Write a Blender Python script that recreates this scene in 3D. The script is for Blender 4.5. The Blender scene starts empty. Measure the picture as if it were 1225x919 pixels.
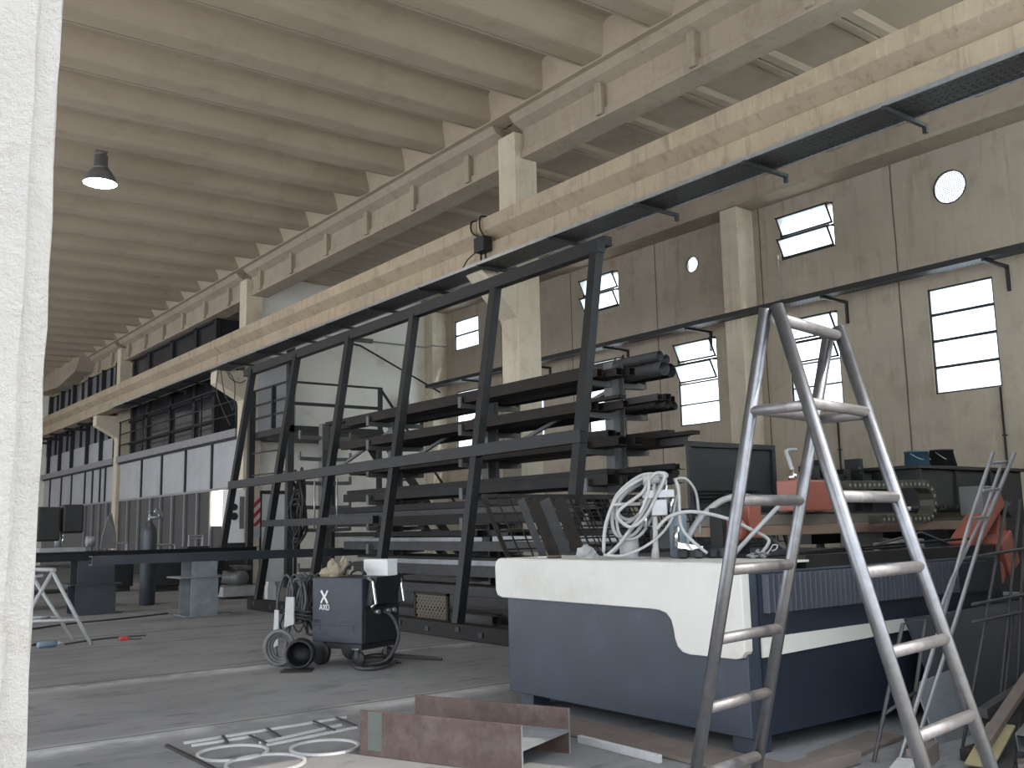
import bpy, bmesh, math, random
from mathutils import Vector, Matrix
random.seed(7)
S = bpy.context.scene
COL = S.collection
PI = math.pi
XF = {}                      # object name -> world matrix of a thing

# ------------------------------------------------------------------ materials
def lin(h):
    h = h.lstrip('#'); out = []
    for i in (0, 2, 4):
        c = int(h[i:i+2], 16) / 255
        out.append(c / 12.92 if c <= .04045 else ((c + .055) / 1.055) ** 2.4)
    return out + [1.0]

class NT:
    def __init__(s, name):
        s.m = bpy.data.materials.new(name); s.m.use_nodes = True
        s.t = s.m.node_tree; s.b = s.t.nodes['Principled BSDF']
        s.co = s.n('ShaderNodeTexCoord')
    def n(s, kind, **kw):
        nd = s.t.nodes.new(kind)
        for k, v in kw.items():
            if k in nd.inputs: nd.inputs[k].default_value = v
            else: setattr(nd, k, v)
        return nd
    def l(s, a, b): s.t.links.new(a, b)
    def noise(s, scale, detail=4, rough=.6, stretch=(1, 1, 1), off=0):
        mp = s.n('ShaderNodeMapping'); mp.inputs['Scale'].default_value = stretch
        mp.inputs['Location'].default_value = (off, off * 1.7, off * .6)
        s.l(s.co.outputs['Object'], mp.inputs['Vector'])
        nz = s.n('ShaderNodeTexNoise'); nz.inputs['Scale'].default_value = scale
        nz.inputs['Detail'].default_value = detail; nz.inputs['Roughness'].default_value = rough
        s.l(mp.outputs[0], nz.inputs['Vector'])
        return nz.outputs['Fac']
    def ramp(s, fac, stops):
        r = s.n('ShaderNodeValToRGB'); e = r.color_ramp.elements
        while len(e) < len(stops): e.new(.5)
        for el, (p, c) in zip(e, stops): el.position = p; el.color = c
        s.l(fac, r.inputs[0]); return r.outputs[0]
    def mix(s, fac, a, b, mode='MIX'):
        m = s.n('ShaderNodeMix', data_type='RGBA', blend_type=mode)
        for sock, v in ((m.inputs[0], fac), (m.inputs[6], a), (m.inputs[7], b)):
            if isinstance(v, (int, float, list, tuple)): sock.default_value = v
            else: s.l(v, sock)
        return m.outputs[2]
    def math(s, op, a, b=0.0, c=0.0):
        m = s.n('ShaderNodeMath', operation=op)
        for i, v in enumerate((a, b, c)):
            if isinstance(v, (int, float)): m.inputs[i].default_value = v
            else: s.l(v, m.inputs[i])
        return m.outputs[0]
    def bump(s, h, strength=.2, dist=.01):
        b = s.n('ShaderNodeBump'); b.inputs['Strength'].default_value = strength
        b.inputs['Distance'].default_value = dist
        s.l(h, b.inputs['Height']); s.l(b.outputs[0], s.b.inputs['Normal'])

def W(v): return [v, v, v, 1]

def plain(name, col, rough=.5, metal=0., var=.25, scale=9, bump=.1, spec=None, dirt=None, dirt_amt=.5):
    m = NT(name); c = lin(col)
    f = m.noise(scale, 5, .65)
    lo = [x * (1 - var) for x in c[:3]] + [1]; hi = [min(1, x * (1 + var)) for x in c[:3]] + [1]
    o = m.ramp(f, [(.25, lo), (.75, hi)])
    if dirt:
        g = m.noise(scale * .6, 8, .75, off=3.1)
        k = m.ramp(g, [(.5, W(0)), (.72, W(dirt_amt))])
        o = m.mix(k, o, lin(dirt))
    m.l(o, m.b.inputs['Base Color'])
    m.b.inputs['Roughness'].default_value = rough; m.b.inputs['Metallic'].default_value = metal
    if spec is not None: m.b.inputs['Specular IOR Level'].default_value = spec
    if bump:
        m.bump(m.noise(scale * 5, 4, .7, off=1.3), bump, .004)
    return m.m

def concrete(name, c1, c2, c3, streak=.5, scale=1.0, bump=.35, joints=None, sdir=(5, 5, .35)):
    """stained concrete: broad blotches, vertical drips, pores"""
    m = NT(name)
    a = m.noise(.55 * scale, 6, .6)
    o = m.ramp(a, [(.3, lin(c1)), (.7, lin(c2))])
    b = m.noise(2.2 * scale, 8, .7, off=5)
    k = m.ramp(b, [(.52, W(0)), (.78, W(.6))])
    o = m.mix(k, o, lin(c3))
    if streak:
        d = m.noise(1.5, 5, .7, stretch=sdir, off=2)
        k = m.ramp(d, [(.55, W(0)), (.75, W(streak))])
        o = m.mix(k, o, lin(c3))
        d2 = m.noise(3.1, 4, .7, stretch=sdir, off=9)
        k2 = m.ramp(d2, [(.58, W(0)), (.75, W(streak * .6))])
        o = m.mix(k2, o, [min(1, x * 1.35) for x in lin(c2)[:3]] + [1])
    if joints:
        axis, start, period, wid = joints
        sp = m.n('ShaderNodeSeparateXYZ'); m.l(m.co.outputs['Object'], sp.inputs[0])
        w_ = m.math('MULTIPLY', m.noise(1.3, 3, .6, off=4), .03)
        v = m.math('ADD', m.math('SUBTRACT', sp.outputs[axis], start), w_)
        p = m.math('PINGPONG', v, period / 2)
        ln = m.math('LESS_THAN', p, wid)
        o = m.mix(m.math('MULTIPLY', ln, .75), o, lin('#3a332c'))
    m.l(o, m.b.inputs['Base Color'])
    m.b.inputs['Roughness'].default_value = .9
    m.b.inputs['Specular IOR Level'].default_value = .2
    m.bump(m.noise(14 * scale, 8, .75, off=7), bump, .02)
    return m.m

def floor_mat():
    m = NT('floor_concrete')
    a = m.noise(.35, 7, .65)
    o = m.ramp(a, [(.3, lin('#6a6b6e')), (.7, lin('#8b8c8f'))])
    b = m.noise(1.2, 9, .75, stretch=(1, 2.4, 1), off=4)
    o = m.mix(m.ramp(b, [(.52, W(0)), (.70, W(.7))]), o, lin('#4f5054'))
    c = m.noise(2.6, 8, .8, stretch=(1, 3.0, 1), off=11)
    o = m.mix(m.ramp(c, [(.57, W(0)), (.66, W(.75))]), o, lin('#3e3f43'))
    d = m.noise(.9, 6, .6, stretch=(.5, 2.5, 1), off=21)
    o = m.mix(m.ramp(d, [(.6, W(0)), (.8, W(.3))]), o, lin('#b0b0b2'))
    sp = m.n('ShaderNodeSeparateXYZ'); m.l(m.co.outputs['Object'], sp.inputs[0])
    wob = m.math('MULTIPLY', m.math('SUBTRACT', m.noise(.8, 4, .6, off=3), .5), .12)
    y = m.math('ADD', sp.outputs[1], wob)
    for y0, w, dust in ((8.63, .022, .28), (6.2, .014, .22), (12.4, .03, .0), (11.2, .02, 0)):
        dd = m.math('ABSOLUTE', m.math('SUBTRACT', y, y0))
        if dust:
            near = m.math('SUBTRACT', 1.0, m.math('MULTIPLY', m.math('ABSOLUTE', m.math('SUBTRACT', y, y0 - .12)), 1 / dust))
            near = m.math('MULTIPLY', m.math('MAXIMUM', near, 0.0), m.ramp(m.noise(1.1, 5, .7, off=y0), [(.42, W(0)), (.62, W(.8))]))
            o = m.mix(near, o, lin('#c4c5c8'))
        o = m.mix(m.math('MULTIPLY', m.math('LESS_THAN', dd, w), .7), o, lin('#3b3b3d'))
    m.l(o, m.b.inputs['Base Color'])
    m.b.inputs['Roughness'].default_value = .78
    m.b.inputs['Specular IOR Level'].default_value = .3
    m.bump(m.noise(9, 8, .75, off=2), .25, .02)
    return m.m

def stripes_mat():
    m = NT('hazard_stripe_paint')
    sp = m.n('ShaderNodeSeparateXYZ'); m.l(m.co.outputs['Object'], sp.inputs[0])
    v = m.math('SUBTRACT', sp.outputs[2], m.math('MULTIPLY', sp.outputs[0], 1.0))
    f = m.math('LESS_THAN', m.math('PINGPONG', v, .12), .06)
    o = m.mix(f, lin('#c9b9b5'), lin('#9c2b2e'))
    m.l(o, m.b.inputs['Base Color']); m.b.inputs['Roughness'].default_value = .5
    return m.m

def mesh_mat(name, col, cell=.03, wire=.3, rough=.5, metal=.6):
    """expanded metal: woven holes cut with alpha"""
    m = NT(name)
    sp = m.n('ShaderNodeSeparateXYZ'); m.l(m.co.outputs['Object'], sp.inputs[0])
    a = m.math('ADD', sp.outputs[1], sp.outputs[2]); a = m.math('ADD', a, sp.outputs[0])
    b = m.math('SUBTRACT', sp.outputs[1], sp.outputs[2]); b = m.math('SUBTRACT', b, sp.outputs[0])
    pa = m.math('LESS_THAN', m.math('PINGPONG', a, cell), cell * wire)
    pb = m.math('LESS_THAN', m.math('PINGPONG', b, cell), cell * wire)
    m.l(m.math('MAXIMUM', pa, pb), m.b.inputs['Alpha'])
    m.b.inputs['Base Color'].default_value = lin(col)
    m.b.inputs['Roughness'].default_value = rough; m.b.inputs['Metallic'].default_value = metal
    return m.m

def pane_mat(name, tint, op=.5):
    m = bpy.data.materials.new(name); m.use_nodes = True; t = m.node_tree; t.nodes.clear()
    out = t.nodes.new('ShaderNodeOutputMaterial')
    tr = t.nodes.new('ShaderNodeBsdfTransparent'); tr.inputs[0].default_value = lin(tint)
    tl = t.nodes.new('ShaderNodeBsdfTranslucent'); tl.inputs[0].default_value = lin(tint)
    mx = t.nodes.new('ShaderNodeMixShader'); t.links.new(tr.outputs[0], mx.inputs[1]); t.links.new(tl.outputs[0], mx.inputs[2])
    co = t.nodes.new('ShaderNodeTexCoord'); nz = t.nodes.new('ShaderNodeTexNoise'); nz.inputs['Scale'].default_value = 6
    nz.inputs['Detail'].default_value = 6
    t.links.new(co.outputs['Object'], nz.inputs['Vector'])
    r = t.nodes.new('ShaderNodeMapRange'); r.inputs[3].default_value = op - .15; r.inputs[4].default_value = op + .25
    t.links.new(nz.outputs['Fac'], r.inputs[0]); t.links.new(r.outputs[0], mx.inputs[0])
    t.links.new(mx.outputs[0], out.inputs[0])
    return m

def glow(name, col, strength):
    m = bpy.data.materials.new(name); m.use_nodes = True
    b = m.node_tree.nodes['Principled BSDF']
    b.inputs['Emission Color'].default_value = lin(col); b.inputs['Emission Strength'].default_value = strength
    b.inputs['Base Color'].default_value = lin(col)
    return m

M_ = {
 'ceil': concrete('ceiling_concrete', '#a89987', '#b3a492', '#938373', streak=.3, scale=.9, bump=.15, sdir=(.3, 4, 2)),
 'girder': concrete('girder_concrete', '#9d9082', '#ad9f8f', '#7d7062', streak=.5, scale=1.6),
 'crane': concrete('crane_beam_concrete', '#a39480', '#b4a58f', '#75685a', streak=.7, scale=1.8, sdir=(6, 6, .8)),
 'wall': concrete('wall_concrete', '#a4998b', '#b5aa9b', '#857969', streak=.6, scale=1.0, joints=(1, .28, 2.69, .014)),
 'col': concrete('column_concrete', '#c2b6a3', '#d6cbb8', '#9c8e7a', streak=.5, scale=1.5),
 'white_wall': concrete('whitewashed_wall', '#e4e0d6', '#efece4', '#bfb8a9', streak=.25, scale=.8, bump=.1),
 'plaster': concrete('rough_plaster', '#a5a6a9', '#b1b1b1', '#989088', streak=.1, scale=6, bump=1.0),
 'floor': floor_mat(),
 'ground': concrete('yard_concrete', '#a8a59e', '#bcb8b0', '#8d8a84', streak=0, scale=.6, bump=.2),
 'panel': plain('grey_painted_board', '#a9aaae', .55, 0, .1, 1.2, .03, dirt='#87878a', dirt_amt=.5),
 'dark_glass': plain('dark_office_glass', '#2b2d33', .18, 0, .3, 1.1, 0),
 'mull': plain('dark_mullion_paint', '#222225', .55, .05, .2, 6, .03),
 'mull_light': plain('light_mullion_paint', '#8b8b90', .5, .2, .15, 6, .03),
 'steel_dark': plain('black_mill_steel', '#212122', .6, .05, .35, 7, .12, spec=.25, dirt='#383330', dirt_amt=.6),
 'steel_frame': plain('black_painted_frame', '#1a1b1e', .5, .05, .3, 8, .1, spec=.3, dirt='#2d2f35', dirt_amt=.45),
 'steel_mid': plain('grey_rolled_steel', '#3f4043', .55, .1, .3, 6, .12, spec=.3, dirt='#4a4038', dirt_amt=.7),
 'steel_light': plain('bright_rolled_steel', '#8b8e93', .4, .5, .2, 6, .1, dirt='#6d6a66', dirt_amt=.6),
 'steel_brown': plain('brown_scaled_steel', '#2d2825', .65, .05, .35, 9, .15, spec=.2, dirt='#33302f', dirt_amt=.7),
 'rust_plate': plain('rusty_flange_plate', '#54443f', .55, .2, .4, 9, .2, dirt='#776e6a', dirt_amt=.5),
 'web_plate': plain('grey_blue_web_plate', '#7f868c', .5, .35, .2, 7, .1, dirt='#a9adb1', dirt_amt=.4),
 'cut_steel': plain('freshly_cut_steel', '#b4b6b8', .45, .1, .15, 9, .05),
 'rack_grey': plain('grey_rack_paint', '#5f6163', .55, .1, .2, 6, .06, dirt='#58524c', dirt_amt=.6),
 'tube': plain('bare_scaffold_tube', '#707277', .34, .9, .25, 14, .08, dirt='#6b6058', dirt_amt=.5),
 'rung': plain('scraped_rung_tube', '#767476', .45, .7, .3, 22, .3, dirt='#6d625b', dirt_amt=.65),
 'galv': plain('galvanised_steel', '#9b9ea2', .4, .7, .2, 9, .05),
 'chrome': plain('chromed_metal', '#d5d8dc', .18, 1, .1, 9, 0),
 'table_dark': plain('slate_blue_machine_paint', '#313945', .42, .1, .16, 2.4, .04, dirt='#525c69', dirt_amt=.5),
 'table_navy': plain('navy_side_paint', '#232a36', .4, .1, .15, 2.0, .03, dirt='#2d3442', dirt_amt=.5),
 'table_white': plain('white_machine_paint', '#c1c1bd', .45, 0, .05, 3, .04, dirt='#aaa49a', dirt_amt=.6),
 'corr': plain('corrugated_sheet_paint', '#585d68', .4, .2, .15, 5, .03),  # paler than the backing: light on the ridges put into the colour
 'orange': plain('orange_machine_paint', '#8a5145', .45, 0, .15, 6, .04, dirt='#744038', dirt_amt=.4),
 'rail': plain('oxidised_rail', '#8d7768', .5, .3, .25, 6, .08),
 'alu': plain('aluminium_extrusion', '#77736b', .5, .2, .15, 8, .05),
 'rubber': plain('black_rubber', '#1c1d1f', .6, 0, .3, 12, .08),
 'chain': plain('olive_black_chain_plastic', '#39392f', .55, 0, .25, 12, .06),
 'hose': plain('white_grey_hose', '#a6a7a8', .5, 0, .12, 10, .05, dirt='#8b8c8c', dirt_amt=.6),
 'hose_grey': plain('grey_conduit', '#9da0a2', .5, 0, .15, 12, .1),
 'cable': plain('grey_black_cable', '#3b3c40', .55, 0, .3, 12, .05),
 'blue': plain('pale_blue_paint', '#71828f', .5, .1, .15, 6, .05),
 'teal': plain('teal_blue_pail', '#3f5f70', .4, 0, .2, 5, .03),
 'red': plain('red_paint', '#b33537', .45, 0, .15, 9, .03),
 'weld_blue': plain('dusty_blue_welder_paint', '#2c323c', .5, .1, .14, 5, .04, dirt='#3c434e', dirt_amt=.6),
 'weld_dark': plain('dark_welder_front', '#1c1e23', .5, .1, .25, 7, .05),
 'white_plastic': plain('white_plastic', '#d6d8da', .45, 0, .05, 5, 0),
 'cloth': plain('dirty_leather', '#938a77', .8, 0, .2, 14, .3, dirt='#6f634f', dirt_amt=.7),
 'wood': plain('weathered_timber', '#655d58', .75, 0, .25, 5, .25, dirt='#544c46', dirt_amt=.7),
 'wood_white': plain('white_washed_board', '#a9acaf', .65, 0, .12, 9, .2, dirt='#85807a', dirt_amt=.7),
 'wood_yellow': plain('yellow_plywood', '#847d60', .65, 0, .15, 8, .15),
 'tank': plain('charcoal_tank_paint', '#232528', .5, .2, .2, 2.5, .05, dirt='#3a3938', dirt_amt=.5),
 'sheet': plain('grey_steel_sheet', '#3e434b', .45, .4, .15, 1.7, .04, dirt='#54565a', dirt_amt=.5),
 'mesh': mesh_mat('galvanised_tray_mesh', '#4b4b4c', .035, .42),
 'expanded': mesh_mat('expanded_metal', '#6b6254', .035, .3, metal=.3),
 'pane': pane_mat('frosted_window_pane', '#f4fbff', .35),
 'pane_full': pane_mat('milky_front_glazing', '#f4fbff', .9), 'pane_clear': pane_mat('dirty_window_pane', '#e9f4f6', .3),
 'stripe': stripes_mat(),
 'lamp_glow': glow('lamp_diffuser', '#fff6ea', 26),
 'lamp_body': plain('grey_cast_lamp_housing', '#77777a', .5, .3, .15, 8, .03),
 'screen_white': plain('white_meter_face', '#d9dbdc', .4, 0, .05, 5, 0),
}

# ------------------------------------------------------------------ mesh builder
class MB:
    def __init__(s): s.v = []; s.f = []; s.sm = []
    def add(s, vs, fs, smooth=False):
        o = len(s.v); s.v += [Vector(p) for p in vs]
        for f in fs: s.f.append([i + o for i in f]); s.sm.append(smooth)
        return s
    def box(s, a, b):
        x0, y0, z0 = a; x1, y1, z1 = b
        if x0 > x1: x0, x1 = x1, x0
        if y0 > y1: y0, y1 = y1, y0
        if z0 > z1: z0, z1 = z1, z0
        return s.add([(x0, y0, z0), (x1, y0, z0), (x1, y1, z0), (x0, y1, z0), (x0, y0, z1), (x1, y0, z1), (x1, y1, z1), (x0, y1, z1)],
                     [(3, 2, 1, 0), (4, 5, 6, 7), (0, 1, 5, 4), (1, 2, 6, 5), (2, 3, 7, 6), (3, 0, 4, 7)])
    def obox(s, c, ax, ay, az):
        """oriented box: centre and three half-axis vectors"""
        c, ax, ay, az = map(Vector, (c, ax, ay, az))
        vs = [c + i * ax + j * ay + k * az for k in (-1, 1) for (i, j) in ((-1, -1), (1, -1), (1, 1), (-1, 1))]
        fs = [(3, 2, 1, 0), (4, 5, 6, 7), (0, 1, 5, 4), (1, 2, 6, 5), (2, 3, 7, 6), (3, 0, 4, 7)]
        if ax.cross(ay).dot(az) < 0: fs = [f[::-1] for f in fs]
        return s.add(vs, fs)
    def bar(s, p, q, w, h, up=(0, 0, 1)):
        p, q, up = Vector(p), Vector(q), Vector(up)
        d = (q - p); L = d.length; d = d.normalized()
        if abs(d.dot(up)) > .98: up = Vector((0, 1, 0)) if abs(d.y) < .9 else Vector((1, 0, 0))
        x = d.cross(up).normalized(); y = x.cross(d).normalized()
        return s.obox((p + q) / 2, d * L / 2, x * w / 2, y * h / 2)
    def prism(s, poly, fn, t0, t1, smooth=False):
        """poly: 2-D outline; fn(a,b,t) -> 3-D; extruded from t0 to t1"""
        n = len(poly)
        vs = [fn(a, b, t0) for a, b in poly] + [fn(a, b, t1) for a, b in poly]
        fs = [tuple(range(n))[::-1], tuple(range(n, 2 * n))]
        o = len(s.v); s.add(vs, fs)
        for i in range(n):
            j = (i + 1) % n
            s.f.append([o + i, o + j, o + n + j, o + n + i]); s.sm.append(smooth)
        return s
    def tube(s, pts, r, n=8, closed=False, caps=True, smooth=True, rad=None):
        pts = [Vector(p) for p in pts]; m = len(pts)
        o = len(s.v); ref = None
        for i in range(m):
            a = pts[(i - 1) % m] if (i or closed) else pts[0]
            b = pts[(i + 1) % m] if (i < m - 1 or closed) else pts[-1]
            d = (b - a); d = d.normalized() if d.length > 1e-9 else Vector((0, 0, 1))
            if ref is None:
                ref = Vector((0, 0, 1)) if abs(d.z) < .9 else Vector((1, 0, 0))
            x = (ref - d * ref.dot(d)).normalized(); y = d.cross(x); ref = x
            rr = rad[i] if rad else r
            for k in range(n):
                t = 2 * PI * k / n
                s.v.append(pts[i] + x * rr * math.cos(t) + y * rr * math.sin(t))
        for i in range(m if closed else m - 1):
            j = (i + 1) % m
            for k in range(n):
                l = (k + 1) % n
                s.f.append([o + i * n + k, o + i * n + l, o + j * n + l, o + j * n + k]); s.sm.append(smooth)
        if caps and not closed:
            s.f.append([o + k for k in range(n)][::-1]); s.sm.append(False)
            s.f.append([o + (m - 1) * n + k for k in range(n)]); s.sm.append(False)
        return s
    def pipe(s, p, q, r, wall=.005, n=12, depth=.25):
        """hollow pipe with open mouths"""
        p, q = Vector(p), Vector(q); d = (q - p).normalized()
        ref = Vector((0, 0, 1)) if abs(d.z) < .9 else Vector((1, 0, 0))
        x = (ref - d * ref.dot(d)).normalized(); y = d.cross(x)
        o = len(s.v); ri = r - wall
        rings = [(p + d * depth, ri), (p, ri), (p, r), (q, r), (q, ri), (q - d * depth, ri)]
        for c, rr in rings:
            for k in range(n):
                t = 2 * PI * k / n; s.v.append(c + x * rr * math.cos(t) + y * rr * math.sin(t))
        for i in range(5):
            for k in range(n):
                l = (k + 1) % n
                s.f.append([o + i * n + k, o + i * n + l, o + (i + 1) * n + l, o + (i + 1) * n + k]); s.sm.append(i in (0, 2, 4))
        s.f.append([o + k for k in range(n)][::-1]); s.sm.append(False)
        s.f.append([o + 5 * n + k for k in range(n)]); s.sm.append(False)
        return s
    def rtube(s, p, q, w, h, up=(0, 0, 1), wall=.006, depth=.2):
        """hollow rectangular tube with open mouths"""
        p, q, up = Vector(p), Vector(q), Vector(up); d = (q - p).normalized()
        x = d.cross(up).normalized(); y = x.cross(d).normalized()
        o = len(s.v)
        for c, ww, hh in ((p + d * depth, w - 2 * wall, h - 2 * wall), (p, w - 2 * wall, h - 2 * wall), (p, w, h), (q, w, h), (q, w - 2 * wall, h - 2 * wall), (q - d * depth, w - 2 * wall, h - 2 * wall)):
            for i, j in ((-1, -1), (1, -1), (1, 1), (-1, 1)): s.v.append(c + x * i * ww / 2 + y * j * hh / 2)
        for i in range(5):
            for k in range(4):
                l = (k + 1) % 4
                s.f.append([o + i * 4 + k, o + i * 4 + l, o + (i + 1) * 4 + l, o + (i + 1) * 4 + k]); s.sm.append(False)
        s.f.append([o + k for k in range(4)][::-1]); s.sm.append(False)
        s.f.append([o + 20 + k for k in range(4)]); s.sm.append(False)
        return s
    def section(s, p, q, outline, up=(0, 0, 1)):
        """open rolled section (U, L, I): 2-D outline swept along p-q"""
        p, q, up = Vector(p), Vector(q), Vector(up); d = (q - p).normalized()
        x = d.cross(up).normalized(); y = x.cross(d).normalized(); L = (q - p).length
        return s.prism(outline, lambda a, b, t: p + x * a + y * b + d * t, 0, L)
    def lathe(s, prof, c, n=16, axis='z', smooth=True, cap0=True, cap1=True):
        c = Vector(c); o = len(s.v)
        for r, h in prof:
            for k in range(n):
                t = 2 * PI * k / n; a, b = r * math.cos(t), r * math.sin(t)
                s.v.append(c + Vector({'z': (a, b, h), 'x': (h, a, b), 'y': (b, h, a)}[axis]))
        m = len(prof)
        for i in range(m - 1):
            for k in range(n):
                l = (k + 1) % n
                s.f.append([o + i * n + k, o + i * n + l, o + (i + 1) * n + l, o + (i + 1) * n + k]); s.sm.append(smooth)
        if cap0: s.f.append([o + k for k in range(n)][::-1]); s.sm.append(False)
        if cap1: s.f.append([o + (m - 1) * n + k for k in range(n)]); s.sm.append(False)
        return s
    def build(s, name, m, parent=None, bevel=0, world=True):
        me = bpy.data.meshes.new(name)
        mat = None
        if parent is not None and world:
            mat = XF.get(parent.name, Matrix.Identity(4)).inverted()
        vs = [(mat @ v if mat else v) for v in s.v]
        me.from_pydata([tuple(v) for v in vs], [], s.f)
        me.polygons.foreach_set('use_smooth', s.sm); me.update()
        o = bpy.data.objects.new(name, me); COL.objects.link(o)
        me.materials.append(M_[m] if isinstance(m, str) else m)
        if parent is not None:
            o.parent = parent; XF[o.name] = XF.get(parent.name, Matrix.Identity(4))
        else: XF[o.name] = Matrix.Identity(4)
        if bevel:
            b = o.modifiers.new('bevel', 'BEVEL'); b.width = bevel; b.segments = 2; b.limit_method = 'ANGLE'
        return o

def props(o, label=None, cat=None, group=None, kind=None):
    if label: o['label'] = label
    if cat: o['category'] = cat
    if group: o['group'] = group
    if kind: o['kind'] = kind
    return o
def thing(name, label, cat, loc, rz=0, group=None, kind=None):
    e = bpy.data.objects.new(name, None); COL.objects.link(e)
    e.empty_display_size = .1
    e.location = loc; e.rotation_euler = (0, 0, rz)
    XF[e.name] = Matrix.Translation(Vector(loc)) @ Matrix.Rotation(rz, 4, 'Z')
    return props(e, label, cat, group, kind)
def recenter(o):
    """put a single-mesh thing's origin at the bottom centre of its mesh"""
    me = o.data
    if not len(me.vertices): return o
    xs = [v.co.copy() for v in me.vertices]
    c = Vector(((min(v.x for v in xs) + max(v.x for v in xs)) / 2, (min(v.y for v in xs) + max(v.y for v in xs)) / 2, min(v.z for v in xs)))
    me.transform(Matrix.Translation(-c)); o.location = c
    return o
def one(name, mb, m, label, cat, group=None, kind=None, bevel=0):
    o = mb.build(name, m, None, bevel)
    if kind != 'structure': recenter(o)
    return props(o, label, cat, group, kind)
def struct(name, mb, m, parent=None, label=None, cat=None, bevel=0):
    o = mb.build(name, m, parent, bevel)
    if parent is None: props(o, label, cat, None, 'structure')
    return o
def clone(root, loc, rz=0, label=None, group=None):
    r = root.copy(); COL.objects.link(r); r.location = loc; r.rotation_euler = (0, 0, rz)
    if label: r['label'] = label
    if group: r['group'] = group
    for ch in list(root.children):
        c = ch.copy(); COL.objects.link(c); c.parent = r
        for g in list(ch.children):
            d = g.copy(); COL.objects.link(d); d.parent = c
    return r
def spline(pts, n=8, closed=False):
    """Catmull-Rom through the points"""
    P = [Vector(p) for p in pts]; out = []; m = len(P)
    for i in range(m if closed else m - 1):
        if closed: a, b, c, d = P[(i - 1) % m], P[i], P[(i + 1) % m], P[(i + 2) % m]
        else: a, b, c, d = P[max(i - 1, 0)], P[i], P[i + 1], P[min(i + 2, m - 1)]
        for k in range(n):
            t = k / n
            out.append(.5 * ((2 * b) + (c - a) * t + (2 * a - 5 * b + 4 * c - d) * t * t + (3 * b - a - 3 * c + d) * t ** 3))
    if not closed: out.append(P[-1])
    return out

# ------------------------------------------------------------------ the shell of the hall
def wall_cells(u0, u1, z0, z1, holes, fn):
    """wall slab as boxes around rectangular openings; fn(ua,ub,za,zb) -> (corner, corner)"""
    mb = MB()
    us = sorted({u0, u1, *[h[0] for h in holes], *[h[1] for h in holes]})
    us = [u for u in us if u0 <= u <= u1]
    for a, b in zip(us, us[1:]):
        hs = sorted([h for h in holes if h[0] < b - 1e-6 and h[1] > a + 1e-6], key=lambda h: h[2])
        z = z0
        for h in hs:
            if h[2] > z: mb.box(*fn(a, b, z, h[2]))
            z = max(z, h[3])
        if z < z1: mb.box(*fn(a, b, z, z1))
    return mb

WX = 14.23
YE = 43.2
struct('floor', MB().box((-6.3, 1.5, -.2), (14.5, YE + .3, 0)), 'floor', label='grey stained concrete floor of the hall', cat='floor')
struct('trim_1', MB().box((-30, -30, -.22), (34, 1.5, -.004)), 'ground', label='sunlit concrete yard in front of the doorway', cat='ground')

LOW = [(6.84, 7.87), (9.50, 10.53), (12.19, 13.22), (14.82, 15.92), (17.5, 18.5), (20.1, 21.15)]
UP = [(9.44, 10.58), (14.83, 16.0), (20.1, 21.2)]
holes = [(a, b, 3.07, 4.73) for a, b in LOW] + [(a, b, 5.84, 6.64) for a, b in UP]
VENT = [(7.36, 6.27, .255), (12.70, 6.26, .155)]
for y, z, r in VENT: holes.append((y - r - .14, y + r + .14, z - r - .14, z + r + .14))
holes += [(a, b, 3.07, 4.73) for a, b in ((24.5, 25.6), (28, 29.1))]
wr = wall_cells(1.5, YE, 0, 7.6, holes, lambda a, b, c, d: ((WX, a, c), (WX + .22, b, d)))
for y, z, r in VENT:                                  # round the square opening off
    n = 40; vs = []
    for x in (WX, WX + .02):
        for k in range(n):
            t = 2 * PI * k / n; c, s_ = math.cos(t), math.sin(t); q = (1 + .14 / r) / max(abs(c), abs(s_))
            vs += [(x, y + r * .995 * c, z + r * .995 * s_), (x, y + r * 1.002 * c * q, z + r * 1.002 * s_ * q)]
    fs = []
    for k in range(n):
        l = (k + 1) % n
        fs += [(2 * k, 2 * k + 1, 2 * l + 1, 2 * l), (2 * n + 2 * k, 2 * n + 2 * l, 2 * n + 2 * l + 1, 2 * n + 2 * k + 1), (2 * k, 2 * l, 2 * n + 2 * l, 2 * n + 2 * k)]
    wr.add(vs, fs)
struct('wall_right', wr, 'wall', label='stained concrete panel side wall with louvred windows', cat='wall')
struct('wall_far', MB().box((8.95, 22.0, 0), (14.23, 22.2, 7.7)), 'white_wall', label='whitewashed cross wall behind the storage racks', cat='wall')
struct('wall_back', MB().box((-6.3, YE, 0), (14.5, YE + .2, 7.8)), 'white_wall', label='far end wall of the long bay', cat='wall')
lh = [(y, y + 6.6, 0, 5.6) for y in (2.4, 9.6, 16.8, 24.0, 31.2)]  # openings added to the unseen side wall to brighten the hall
struct('wall_left', wall_cells(1.5, YE, 0, 7.6, lh, lambda a, b, c, d: ((-6.3, a, c), (-6.1, b, d))), 'wall', label='side wall beyond the doorway pillar', cat='wall')
DX0, DX1, DZ = .30, 4.3, 4.05
fh = [(DX0, DX1, 0, DZ), (5.0, 13.8, 3.0, 7.0)]  # second opening is an unseen addition that lets in more light
struct('wall_front', wall_cells(.3, 14.5, 0, 7.7, fh, lambda a, b, c, d: ((a, 1.5, c), (b, 1.72, d))), 'wall', label='front wall around the wide doorway', cat='wall')
MB().box((5.0, 1.6, 3.0), (13.8, 1.61, 7.0)).build('window_front', 'pane_full', None)['kind'] = 'structure'  # unseen milky pane, added to spread light in from the front
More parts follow.
